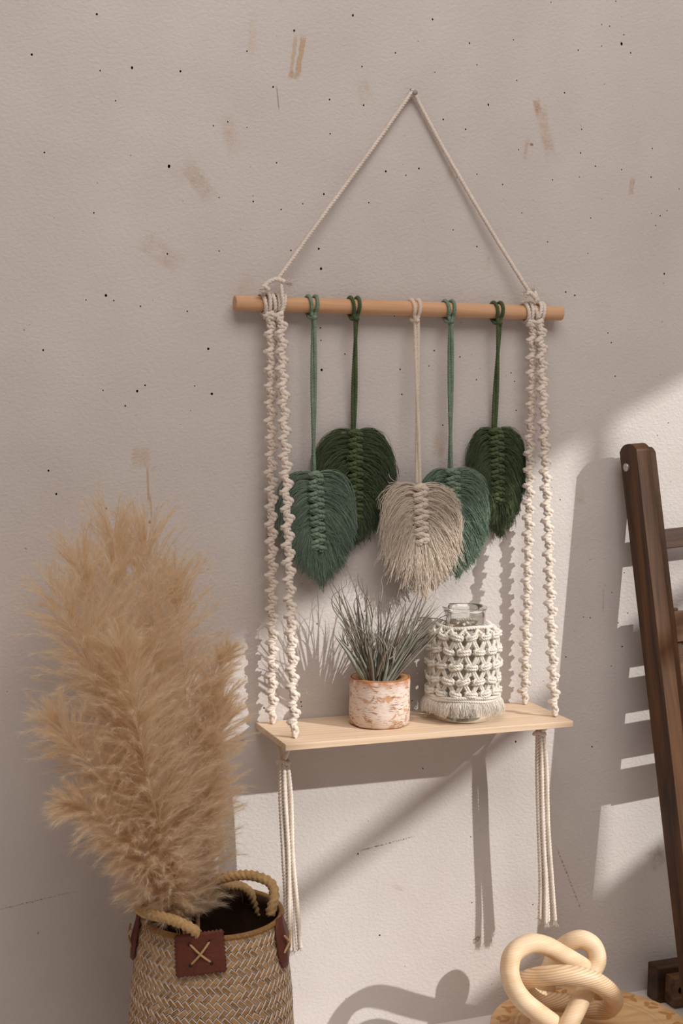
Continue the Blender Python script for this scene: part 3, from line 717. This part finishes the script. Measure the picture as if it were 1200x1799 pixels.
# ------------------------------------------------------------------ glass jar in a macrame sleeve
jc = np.array([.0738, -.066, 0])
jar = thing('glass_jar', tuple(jc), 'clear glass jar wearing a white macrame net sleeve', 'jar')
rb = .0440
def jpart(mb, name, mat, parent=jar, **kw):
    o = mb.build(name, mat, None, **kw); o.location = jc; set_parent(o, parent); return o
prof = [(.0272, .139), (.0272, .156), (.029, .1585), (.0305, .1600), (.0318, .1605), (.0326, .1590), (.0322, .1568), (.0306, .1555), (.0298, .153), (.0298, .139),
        (.031, .1375), (rb-.005, .132), (rb, .119), (rb, .010), (rb-.0008, .009)]
mb = MB(); lathe(mb, prof, 72); jpart(mb, 'glass_body', M['glass'])
mb = MB(); lathe(mb, [(rb-.0008, .009), (rb-.0012, .003), (rb-.005, .0005), (.001, .0005)], 72); jpart(mb, 'glass_foot', M['glass_base'])
NC, RO = 14, .0492
rows = [(.1225, .0462), (.1015, .0476), (.0805, .0478), (.0600, .0478), (.0420, .0478)]
def cyl(a, r, z): return np.array([r*math.cos(a), r*math.sin(a), z])
sl_ = MB()
for i in range(len(rows)-1):
    for k in range(NC):
        a0 = 2*math.pi*(k+.5*(i % 2))/NC
        for sx in (-1, 1):
            a1 = a0+sx*math.pi/NC
            for q in (-1, 1):
                o1 = sx*.045+q*.033; o2 = -sx*.02+q*.030
                z0, r0 = rows[i]; z1, r1 = rows[i+1]; jj = rng.normal(0, .0008)
                pts = [cyl(a0+o1*.8, r0, z0-.002), cyl(a0*.62+a1*.38+q*.034+jj, max(r0, r1)+.0012, z0*.62+z1*.38), cyl(a0*.3+a1*.7+q*.032, max(r0, r1)+.001, z0*.3+z1*.7), cyl(a1+o2, r1, z1+.003)]
                rope(sl_, pts, .00175, pitch=.008, step=.0018, sides=8)
for k in range(NC):       # scallops rising over the shoulder
    a0 = 2*math.pi*k/NC
    for sx in (-1, 1):
        pts = [cyl(a0+sx*.05, .0482, .1235), cyl(a0+sx*.13, .0455, .1285), cyl(a0+sx*.2, .0425, .1315), cyl(a0+sx*.26, .0405, .1325)]
        rope(sl_, pts, .0021, pitch=.008, step=.0018, sides=8)
for k, (r_, z_) in enumerate(((.0385, .1345), (.0515, .0375), (.0515, .0335))):
    rope(sl_, [cyl(a, r_*(1+.02*math.sin(5*a+k)), z_+.0012*math.sin(3*a+k)) for a in np.linspace(0, 2*math.pi, 28, endpoint=False)], .0021 if k else .0024, pitch=.008, step=.0018, closed=True, sides=8)
n = 1500
a = rng.uniform(0, 2*math.pi, n); lean = rng.normal(0, .07, n)+.05*np.sin(a*16)
s = np.stack([.0512*np.cos(a), .0512*np.sin(a), np.full(n, .033)], -1)
r1 = .0545+rng.uniform(0, .006, n); e = np.stack([r1*np.cos(a+lean), r1*np.sin(a+lean), rng.uniform(.011, .019, n)], -1)
mid = (s+e)/2; mid[:, :2] *= 1.05
sleeve = jpart(sl_, 'macrame_sleeve', M['net_cotton'], label='white macrame net sleeve')
mb = MB(); fibers(mb, bez(s, mid, mid, e, 6), np.full(n, .00042)); fo = jpart(mb, 'fringe', M['net_cotton'], sleeve, kind='stuff')
km = MB()   # square knot, local x = along the circle, -y = outwards, z up
for dz, sgn in ((.0027, 1), (-.0012, -1)):
    pts = [(-.0085, .003, dz+.0005*sgn), (-.0055, -.0022, dz-.0002), (0, -.0042, dz), (.0055, -.0022, dz+.0002), (.0085, .003, dz-.0005*sgn)]
    rope(km, pts, .0019, pitch=.008, step=.0015, sides=8)
for sx in (-1, 1):
    rope(km, [(sx*.002, .001, .0055), (sx*.0072, -.001, .004), (sx*.0078, -.0012, 0), (sx*.003, .001, -.0045)], .0018, pitch=.008, step=.0015, sides=8)
kmesh = km.mesh('knot', M['net_cotton'])
for i, (z, r) in enumerate(rows):
    for k in range(NC):
        a0 = 2*math.pi*(k+.5*(i % 2))/NC
        o = link('knot', kmesh); p = cyl(a0, r+.0012, z)+jc
        o.matrix_world = Matrix.Translation(p) @ Matrix.Rotation(a0+math.pi/2, 4, 'Z') @ Matrix.Rotation(rng.normal(0, .25), 4, 'Y') @ Matrix.Scale(rng.uniform(.88, 1.1), 4)
        o.parent = sleeve; o.matrix_parent_inverse = Matrix.Translation(-Vector(jc))

# ------------------------------------------------------------------ slatted wooden frame leaning at the right
A1 = np.array([.3490, -.0620, .3905]); A2 = np.array([.3990, -.1655, -.2900])
ez = unit(A1-A2); ex = unit(np.array([1.0, 0, 0])-ez*ez[0]); ey = np.cross(ez, ex)
FM = Matrix([[ex[i], ey[i], ez[i], A1[i]] for i in range(3)]+[[0, 0, 0, 1]])
LEN = (A1[2]-FLOOR)/ez[2]-.004
frame = thing('slatted_wooden_frame', (A1[0]-ez[0]*LEN, A1[1]-ez[1]*LEN, FLOOR), 'dark stained slatted wooden frame leaning against the wall at the right edge', 'wooden frame')
def fpart(mb, name, mat, bevel=.0015, parent=frame, **kw):
    o = mb.build(name, mat, None, smooth=False, bevel=bevel, **kw); o.matrix_world = FM
    o.parent = parent; o.matrix_parent_inverse = world_of(parent).inverted(); 
    if parent is not frame: o.matrix_parent_inverse = FM.inverted()
    return o
def rail(x0, x1, y0, y1, L, top=0.0):
    # stile with a rounded top end
    ys = np.linspace(y0, y1, 9); yc, h = (y0+y1)/2, (y1-y0)/2
    zt = [top-.010*abs((y-yc)/h)**2.6 for y in ys]
    prof = [(y0, -L)]+list(zip(ys, zt))+[(y1, -L)]
    n = len(prof); mb = MB()
    v = [(x0, y, z) for y, z in prof]+[(x1, y, z) for y, z in prof]
    mb.add(v, [(i, (i+1) % n, n+(i+1) % n, n+i) for i in range(n)]); mb.add(v, [tuple(range(n))[::-1]]); mb.add(v, [tuple(range(n, 2*n))])
    return mb
fpart(rail(0, .0235, 0, .046, LEN), 'stile', M['dark_wood'], .003)
fpart(rail(.0245, .0460, .020, .052, LEN*.78, -.006), 'rear_leg', M['dark_wood'], .002)
fpart(rail(.42, .4435, 0, .046, LEN), 'stile', M['dark_wood'], .003)
fpart(rail(.3975, .4190, .020, .052, LEN*.78, -.006), 'rear_leg', M['dark_wood'], .002)
fpart(MB().box((.0462, .044, -.502), (.070, .058, -.252)), 'slat_rail', M['dark_wood'])
fpart(MB().box((.3735, .044, -.502), (.3973, .058, -.252)), 'slat_rail', M['dark_wood'])
fpart(MB().box((.0462, .040, -.162), (.3973, .054, -.132)), 'crossbar', M['dark_wood_x'])
mb = MB()
tube(mb, [(-.0035, .030, -.034), (-.001, .030, -.034), (.002, .030, -.034)], .0062, 20, .002); fpart(mb, 'bolt', M['metal'], .001, label='round zinc bolt head')
zt = -.257
for k in range(4):
    jx = (.006, -.004, .010, .006)[k]; h = .046
    sl2 = fpart(MB().box((.050+jx, .036 if k != 1 else .030, zt-h), (.394-jx, .0438, zt)), 'slat', M['slat_wood'])
    fpart(MB().box((.0705, .044, zt-h-.006), (.373, .050, zt-h+.004)), 'slat_ledge', M['slat_wood'], .0006, sl2)
    zt -= .0655
fpart(MB().box((.024, .028, -.80), (.420, .044, -.765)), 'crossbar', M['dark_wood_x'])
# foot block standing by the wall
c0 = at(1143, 1690, -.030)
fx, fz = c0[0], c0[2]
fbm = MB().box((fx, -.052, FLOOR+.001), (fx+.30, -.022, fz-.002))
o = fbm.build('foot_rail', M['dark_wood_x'], frame, smooth=False, bevel=.002)
hb = MB(); x0, x1, z0, z1, y0, y1 = fx+.013, fx+.058, fz-.056, fz-.012, -.078, -.0525
hc = np.array([x0+.0135, (z0+z1)/2+.004]); hr_ = .0068
nn = 24; sq = []
for a in np.linspace(0, 2*math.pi, nn, endpoint=False):
    dx, dz = math.cos(a), math.sin(a); k = 1/max(abs(dx)/((x1-x0)/2), abs(dz)/((z1-z0)/2)); sq.append(((x0+x1)/2+dx*k, (z0+z1)/2+dz*k))
circ = [(hc[0]+hr_*math.cos(a), hc[1]+hr_*math.sin(a)) for a in np.linspace(0, 2*math.pi, nn, endpoint=False)]
v = [(x, y0, z) for x, z in sq]+[(x, y0, z) for x, z in circ]+[(x, y0+.018, z) for x, z in circ]+[(x, y1, z) for x, z in sq]
hb.add(v, [(i, (i+1) % nn, nn+(i+1) % nn, nn+i) for i in range(nn)]+[(nn+i, nn+(i+1) % nn, 2*nn+(i+1) % nn, 2*nn+i) for i in range(nn)]+[(i, 3*nn+i, 3*nn+(i+1) % nn, (i+1) % nn) for i in range(nn)])
hb.add(v, [tuple(range(2*nn, 3*nn))]); hb.add(v, [tuple(range(3*nn, 4*nn))[::-1]])
hb.build('drilled_block', M['slat_wood'], frame, smooth=False)

# ------------------------------------------------------------------ tray and wooden knot
tc_ = np.array([.247, -.156, FLOOR]); tr_ = .147; th_ = .036
tray = thing('carved_tray', tuple(tc_), 'round golden wooden tray with a carved leaf border on the floor', 'tray')
mb = MB(); lathe(mb, [(.001, .001), (tr_-.02, .001), (tr_-.004, .006), (tr_, .013), (tr_-.001, th_-.002), (tr_-.004, th_), (tr_-.034, th_-.001), (tr_-.0355, th_-.0028), (tr_-.037, th_-.001),
        (tr_-.041, th_-.0015), (tr_-.0425, th_-.0035), (tr_-.044, th_-.002), (tr_-.052, th_-.006), (tr_-.07, th_-.0095), (.001, th_-.010)], 96)
o = mb.build('dish', M['tray_wood']); o.location = tc_; set_parent(o, tray)
def petal(mb, c, ang, L, W, z):
    n = 10; v = []
    for k in range(n):
        t = 2*math.pi*k/n; x = L*math.cos(t); y = W*math.sin(t)*(1+.35*math.cos(t))
        v.append((c[0]+x*math.cos(ang)-y*math.sin(ang), c[1]+x*math.sin(ang)+y*math.cos(ang), z))
    v.append((c[0], c[1], z+.0007)); mb.add(v, [(k, (k+1) % n, n) for k in range(n)])
pm = MB(); petal(pm, (0, 0), 0, .009, .0042, 0); pmesh = pm.mesh('carved_petal', M['carved'])
for k in range(22):
    a = 2*math.pi*k/22; rm = tr_-.018
    for q in range(3):
        o = link('carved_petal', pmesh); aa = a+(q-1)*.055; rr = rm+(-.004, .006, -.003)[q]
        o.matrix_world = Matrix.Translation((tc_[0]+rr*math.cos(aa), tc_[1]+rr*math.sin(aa), FLOOR+th_-.0004)) @ Matrix.Rotation(a+(.9, 0, -.9)[q]+(1.57 if k % 2 else 0), 4, 'Z')
        o.parent = tray; o.matrix_parent_inverse = Matrix.Translation(-Vector(tc_))
knot = thing('wooden_knot', (.235, -.17, FLOOR+th_-.010), 'pale wooden knot ornament of thick interlocked loops sitting on the carved tray', 'ornament')
KY = -.165
def kp(cx, cy, d): return at(840+cx/3.333, 1620+cy/3.333, KY+d)
loops = [
 [(620,268,.012),(500,195,.0),(400,140,-.006),(300,126,-.008),(210,180,-.012),(184,270,-.02),(205,370,-.03),(268,462,-.038),(370,545,-.042),(480,622,-.036),(590,690,-.01),(700,690,.03),(750,590,.05),(730,440,.046),(680,330,.03)],
 [(665,300,.004),(697,220,.012),(672,138,.02),(600,100,.026),(520,130,.036),(455,200,.046),(415,300,.052),(395,400,.05),(375,500,.04),(360,610,.025),(400,690,-.01),(470,680,-.05),(540,580,-.052),(600,460,-.03),(640,380,-.012)],
 [(255,360,.006),(330,325,-.022),(440,310,-.042),(560,312,-.052),(680,345,-.054),(770,410,-.044),(795,470,-.018),(740,515,.010),(640,505,.028),(520,475,.032),(420,465,.026),(320,440,.022)]]
for k, q in enumerate(loops):
    mb = MB(); tube(mb, [kp(*p) for p in q], .0134, 24, .004, closed=True)
    mb.build('loop', M['knot_grain' if k == 2 else 'knot_wood'], knot)

# ------------------------------------------------------------------ woven basket
bc = np.array([-.3250, -.172, FLOOR])
basket = thing('woven_basket', tuple(bc), 'woven straw basket with rope handles and a brown leather patch', 'basket')
RZ = -.199-FLOOR
zprof = np.array([0, .02, .06, .12, .18, .22, .26, RZ]); rprof = np.array([.096, .100, .105, .1065, .1035, .0990, .0955, .0900])
def brad(z): return np.interp(z, zprof, rprof)
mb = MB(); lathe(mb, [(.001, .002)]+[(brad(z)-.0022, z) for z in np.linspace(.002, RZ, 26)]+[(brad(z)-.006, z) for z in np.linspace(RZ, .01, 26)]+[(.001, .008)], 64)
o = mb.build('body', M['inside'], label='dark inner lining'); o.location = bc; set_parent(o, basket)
mb = MB(); tube(mb, [bc+cyl(a, .0885, RZ+.0005) for a in np.linspace(0, 2*math.pi, 40, endpoint=False)], .0036, 8, .006, closed=True, lobes=0)
mb.build('rim', M['straw'], basket)
# diagonal twill: every float of straw is a raised tile with whitewashed edges
def tile_mesh(L, Wd, name):
    mb = MB(); x, y = L/2, Wd/2; i = .0010; h = .0016
    rim_ = [(-x, -y, 0), (x, -y, 0), (x, y, 0), (-x, y, 0)]; top = [(-x+i, -y+i, h*.55), (x-i, -y+i, h*.55), (x-i, y-i, h*.55), (-x+i, y-i, h*.55)]
    mid = [(0, -y+i, h), (0, y-i, h)]
    v = rim_+top+mid
    mb.add(v, [(0, 1, 5, 4), (1, 2, 6, 5), (2, 3, 7, 6), (3, 0, 4, 7)], 1)
    mb.add(v, [(4, 8, 9, 7), (8, 5, 6, 9)], 0)
    mb.add(v, [(4, 5, 8), (7, 9, 6)], 1)
    return mb.mesh(name, [M['straw'], M['wash']], smooth=False)
tiles = []
def weave(z0, z1, c, flip):
    rm = brad((z0+z1)/2); cols = round(2*math.pi*rm/(c*math.sqrt(2))); sc = 2*math.pi/cols
    nz = int((z1-z0)/(c/math.sqrt(2)))
    tm = tile_mesh(2*c*.97, c*.93, 'weave_strip')
    for s in range(nz+1):                 # s=i+j (height), d=i-j (round)
        for d in range(-cols, cols):
            if (s+d) % 2: continue
            ph = (s+flip*0) % 4
            if ph in (0, 2):              # centre of a two-cell float
                up = ph == 0
                hz = z0+(s+.5)*c/math.sqrt(2); th = (d+(.5 if up else -.5))*.5*sc*1.0
                if hz > z1 or hz < z0: continue
                tiles.append((hz, th, math.radians(45 if up else -45), tm, c))
    return
weave(.152, RZ+.003, .0068, 0)
weave(.004, .152, .0096, 1)
cand = []; seen = set()
for hz, th, rot, tm, c in tiles:
    th = th % (2*math.pi); key = (round(hz, 4), round(th, 3), c)
    if key in seen: continue
    seen.add(key)
    r = brad(hz); sl_a = math.atan2(brad(hz-.01)-brad(hz+.01), .02)
    p = bc+cyl(th, r-.0016, hz)
    Mx = Matrix.Translation(p) @ Matrix.Rotation(th, 4, 'Z') @ Matrix.Rotation(math.pi/2-sl_a, 4, 'Y') @ Matrix.Rotation(math.pi/2, 4, 'Z') @ Matrix.Rotation(rot+rng.normal(0, .05), 4, 'Z') @ Matrix.Rotation(rng.normal(.05, .03), 4, 'Y')
    px, py = project(p); nrm = np.array([math.cos(th), math.sin(th), 0]); fc = nrm @ unit(CAM-p)
    vis = fc if (0 < px < 1200 and py < 1810) else -1
    cand.append((vis, Mx, tm))
cand.sort(key=lambda q: -q[0])
rest = MB()
for k, (vis, Mx, tm) in enumerate(cand):
    if k < 290:
        o = link('weave_strip', tm); o.matrix_world = Mx; o.parent = basket; o.matrix_parent_inverse = Matrix.Translation(-Vector(bc))
    else:
        vv = [Mx @ v.co for v in tm.vertices]
        b0 = rest.n; first = True
        quads = [tuple(p.vertices) for p in tm.polygons if len(p.vertices) == 4]; qm = [p.material_index for p in tm.polygons if len(p.vertices) == 4]
        tri = [tuple(p.vertices) for p in tm.polygons if len(p.vertices) == 3]
        rest.v.append(np.array([tuple(v) for v in vv])); rest.f.append(np.array(quads)+b0); rest.m.append(np.array(qm)); rest.f.append(np.array(tri)+b0); rest.m.append(np.full(len(tri), 1)); rest.n += len(vv)
rest.build('woven_straw', [M['straw'], M['wash']], basket, smooth=False, kind='stuff')

def surf(px, py, lift=.002):
    """point of the basket's outside seen at a pixel"""
    d = unit(at(px, py, 0)-CAM)
    lo = 1.0; p = None
    for t in np.arange(1.2, 2.3, .0008):
        q = CAM+d*t; rr = math.hypot(q[0]-bc[0], q[1]-bc[1])
        if rr <= brad(min(max(q[2]-FLOOR, 0), RZ))+lift: return q
    return at(px, py, bc[1])
# leather patch with pinked edges
def patch(corners, lift, nz_x, nz_y, amp):
    c = [np.array(q, float) for q in corners]; pts = []
    def edge(a, b, n):
        dirn = (b-a)/np.linalg.norm(b-a); nr = np.array([dirn[1], -dirn[0]])
        for k in range(n*2): pts.append(a+(b-a)*k/(n*2)+nr*(amp if k % 2 else 0))
    edge(c[0], c[1], nz_x); edge(c[1], c[2], nz_y); edge(c[2], c[3], nz_x); edge(c[3], c[0], nz_y)
    return pts
pp = patch([(308, 1645), (391, 1634), (397, 1705), (311, 1716)], .003, 12, 10, 2.6)
mb = MB(); n = len(pp); nm_ = unit(np.array([CAM[0]-bc[0], CAM[1]-bc[1], 0]))
ctr = np.mean(pp, axis=0); outer = [surf(px, py, .004) for px, py in pp]; inner = [surf(*(ctr+(np.array(q)-ctr)*.9), .0042) for q in pp]; inn2 = [surf(*(ctr+(np.array(q)-ctr)*.45), .0042) for q in pp]
cc = surf(*ctr, .0042)
v = [p+nm_*.0012 for p in outer]+[p+nm_*.0016 for p in inner]+[cc+nm_*.0016]+[p-nm_*.001 for p in outer]+[p+nm_*.0016 for p in inn2]
mb.add(v, [(i, (i+1) % n, n+(i+1) % n, n+i) for i in range(n)]+[(i, 2*n+1+i, 2*n+1+(i+1) % n, (i+1) % n) for i in range(n)]); mb.add(v, [(n+i, n+(i+1) % n, 3*n+1+(i+1) % n, 3*n+1+i) for i in range(n)]); mb.add(v, [(3*n+1+i, 3*n+1+(i+1) % n, 2*n) for i in range(n)])
lp = mb.build('leather_patch', M['leather'], basket, smooth=True, label='brown leather patch with a cross stitch')
for a, b in (((333, 1658), (372, 1691)), ((369, 1653), (335, 1695))):
    mb = MB(); P0, P1 = surf(*a, .0042), surf(*b, .0042); q = (P0+P1)/2+nm_*.0055
    rope(mb, [P0+nm_*.0005, P0*.75+P1*.25+nm_*.004, q, P0*.25+P1*.75+nm_*.004, P1+nm_*.0005], .0013, pitch=.006, step=.001)
    mb.build('stitch', M['twine'], lp)
    for P_ in (P0, P1):
        mb = MB(); tube(mb, [P_+nm_*.001, P_+nm_*.0018, P_+nm_*.0022], .0022, 10, .0005); mb.build('stitch_hole', M['leather_dark'], lp)
# side tabs
def tab(th, z0, z1, hw, lift):
    mb = MB(); v = []; n = 9
    for k in range(n):
        z = z0+(z1-z0)*k/(n-1); t = k/(n-1); wd = hw*(.35+.65*math.sin(math.pi*min(max(t, .02), .98))**.6)
        for sx, lf in ((-1, lift*.6), (0, lift), (1, lift*.6)):
            a = th+sx*wd/brad(z); r = brad(z)+lf+.004*t*(1-t); v.append(bc+cyl(a, r, z))
    for p in list(v): v.append(p-unit(np.array([p[0]-bc[0], p[1]-bc[1], 0]))*.0016)
    m_ = n*3; F = []
    for k in range(n-1):
        for q in range(2):
            a = k*3+q; F.append((a, a+1, a+4, a+3)); F.append((m_+a, m_+a+3, m_+a+4, m_+a+1))
        F.append((k*3, k*3+3, m_+k*3+3, m_+k*3)); F.append((k*3+2, m_+k*3+2, m_+k*3+5, k*3+5))
    F += [(0, m_, m_+1, 1), (1, m_+1, m_+2, 2), (m_-3, m_-2, 2*m_-2, 2*m_-3), (m_-2, m_-1, 2*m_-1, 2*m_-2)]
    mb.add(v, F); o = mb.build('leather_tab', M['leather'], basket)
    for s in (-1, 1):
        mb = MB(); zc = (z0+z1)/2
        P_ = [bc+cyl(th-s*hw*.45/brad(zc), brad(zc)+lift+.002, zc-.011), bc+cyl(th, brad(zc)+lift+.0045, zc), bc+cyl(th+s*hw*.45/brad(zc), brad(zc)+lift+.002, zc+.011)]
        rope(mb, P_, .0013, pitch=.006, step=.001); mb.build('stitch', M['twine'], o)
cth = math.atan2(CAM[1]-bc[1], CAM[0]-bc[0])
tab(cth+math.radians(68), RZ-.056, RZ+.006, .021, .004)
tab(cth-math.radians(84), RZ-.052, RZ+.006, .020, .005)
# handles
def handle(pts, **kw):
    mb = MB(); rope(mb, pts, .0060, amp=.15, pk=3.9)
    k = 160; R_, _ = spline(pts, .004); idx = rng.integers(0, len(R_), k); s = R_[idx]+rng.normal(0, .0035, (k, 3)); e = s+rng.normal(0, .0045, (k, 3)); md = (s+e)/2+rng.normal(0, .0015, (k, 3))
    fibers(mb, bez(s, md, md, e, 4), np.full(k, .00013)); mb.build('rope_handle', M['jute'], basket)
HY = bc[1]
handle([surf(346, 1641, .001), surf(338, 1632, .006), surf(318, 1622, .010), at(292, 1613, HY-.085), at(268, 1607, HY-.07), at(252, 1602, HY-.05), at(245, 1594, HY-.03), at(256, 1588, HY+.0), at(285, 1590, HY+.03), at(300, 1600, HY+.045)])
handle([at(474, 1606, HY-.052), at(478, 1592, HY-.053), at(482, 1572, HY-.05), at(476, 1552, HY-.042), at(455, 1541, HY-.03), at(430, 1537, HY-.015), at(400, 1541, HY+.0), at(378, 1549, HY+.012), at(392, 1556, HY+.03), at(420, 1557, HY+.042), at(438, 1568, HY+.047), at(450, 1588, HY+.05), at(457, 1606, HY+.05)])

# ------------------------------------------------------------------ pampas grass
def plume(label, pts, L0, L1, nb, seed, root_y=HY, droop=.22):
    g = np.random.default_rng(seed)
    P3 = [np.array(p) for p in pts]
    R_, s = spline(P3, .004); n = len(R_)
    foot = P3[0]+np.array([0, 0, 0]); bottom = np.array([foot[0]*.6+(bc[0]-.01)*.4, foot[1]*.6+bc[1]*.4, FLOOR+.02])
    root = thing('pampas_plume', tuple(bottom), label, 'dried grass', 'dried pampas plumes in the woven basket')
    mb = MB(); tube(mb, [bottom]+list(P3), .0013, 6, .012, taper=[1, .9, .5, .2]); mb.build('stem', M['stem'], root)
    T = unit(np.gradient(R_, axis=0))
    # branchlets
    nb = int(nb*1.6); u = np.sort(g.uniform(.0, 1, nb))**.95; idx = (u*(n-1)).astype(int); O = R_[idx]; t = T[idx]
    side = unit(np.cross(t, unit(g.normal(size=(nb, 3)))))
    ln = (L0*(1-u)+L1*u)*g.uniform(.55, 1.15, nb)*np.interp(u, [0, .1, .25, .85, 1], [.45, .65, 1, 1.05, .8])*1.2
    k0 = (np.interp(u, [0, .8, 1], [.62, .55, .3])*g.uniform(.5, 1.25, nb))[:, None]
    d0 = unit(t*(1-k0)+side*k0); d1 = unit(d0+np.array([0, 0, -droop])*g.uniform(.2, 1, (nb, 1))+side*.2+g.normal(0, .13, (nb, 3)))
    A = O; B = O+d0*ln[:, None]*.4; C = O+d0*ln[:, None]*.7+d1*ln[:, None]*.05; D = O+d0*ln[:, None]*.6+d1*ln[:, None]*.45
    nk = 9; br = bez(A, B, C, D, nk)
    br[:, :, 1] = np.minimum(br[:, :, 1], -.008)
    mb = MB(); ribbons(mb, br, np.full(nb, .00022))
    # hairs on the branchlets
    nh = 120
    uu = g.uniform(.12, 1, (nb, nh)); fi = uu*(nk-1); i0 = np.minimum(fi.astype(int), nk-2); fr = (fi-i0)[..., None]
    bi = np.arange(nb)[:, None]
    o = br[bi, i0]*(1-fr)+br[bi, i0+1]*fr; tt = unit(br[bi, i0+1]-br[bi, i0])
    rd = unit(g.normal(size=(nb, nh, 3))); hd = unit(tt+rd*.46)
    hl_ = g.uniform(.006, .017, (nb, nh, 1))
    o = o.reshape(-1, 3); hd = hd.reshape(-1, 3); hl_ = hl_.reshape(-1, 1); tt = tt.reshape(-1, 3)
    e = o+hd*hl_+np.array([0, 0, -.0006])
    Hh = np.stack([o, e], 1); Hh[:, :, 1] = np.minimum(Hh[:, :, 1], -.004)
    ribbons(mb, Hh, g.uniform(.00008, .00016, len(Hh)))
    mb.build('fluff', M['pampas'], root, kind='stuff')
def pth(*q): return [at(px, py, y) for px, py, y in q]
plume('tallest fluffy beige pampas plume rising straight up to the left', pth((325,1612,-.17),(285,1400,-.16),(235,1180,-.145),(207,1040,-.135),(198,950,-.125)), .08, .07, 340, 31)
plume('upright beige pampas plume just right of the tallest plume', pth((335,1612,-.165),(305,1380,-.15),(278,1180,-.135),(264,1050,-.125),(256,955,-.12)), .075, .068, 320, 32)
plume('beige pampas plume bending out to the upper left', pth((318,1612,-.18),(250,1400,-.19),(180,1220,-.2),(130,1110,-.2),(98,1050,-.2)), .08, .06, 320, 33)
plume('beige pampas plume leaning right toward the hanging shelf', pth((345,1612,-.16),(335,1440,-.14),(330,1280,-.125),(320,1150,-.115),(308,1030,-.11)), .07, .06, 300, 34)
plume('low beige pampas plume drooping out to the left', pth((312,1612,-.185),(255,1490,-.21),(195,1390,-.225),(140,1320,-.23),(100,1270,-.23)), .06, .045, 260, 35)
plume('lowest short beige pampas plume sticking out left above the basket rim', pth((308,1612,-.19),(265,1540,-.22),(215,1470,-.235),(165,1430,-.24),(125,1410,-.24)), .05, .035, 230, 36)
plume('beige pampas plume at the right beside the basket handle', pth((348,1612,-.165),(358,1500,-.15),(366,1400,-.14),(376,1310,-.13),(392,1230,-.125)), .055, .04, 240, 37)
plume('thin beige pampas plume at the right with wispy tips near the knotted strap', pth((350,1605,-.16),(352,1450,-.135),(358,1320,-.12),(372,1210,-.11),(398,1150,-.105)), .045, .035, 200, 38)
plume('front beige pampas plume in the middle of the bunch', pth((328,1615,-.2),(292,1500,-.225),(265,1390,-.235),(240,1270,-.235),(215,1150,-.23)), .06, .05, 280, 39)
plume('beige pampas plume filling the upper left between the tallest and the left-bending plume', pth((320,1612,-.175),(262,1400,-.18),(205,1200,-.18),(165,1080,-.175),(145,990,-.17)), .075, .06, 300, 40)
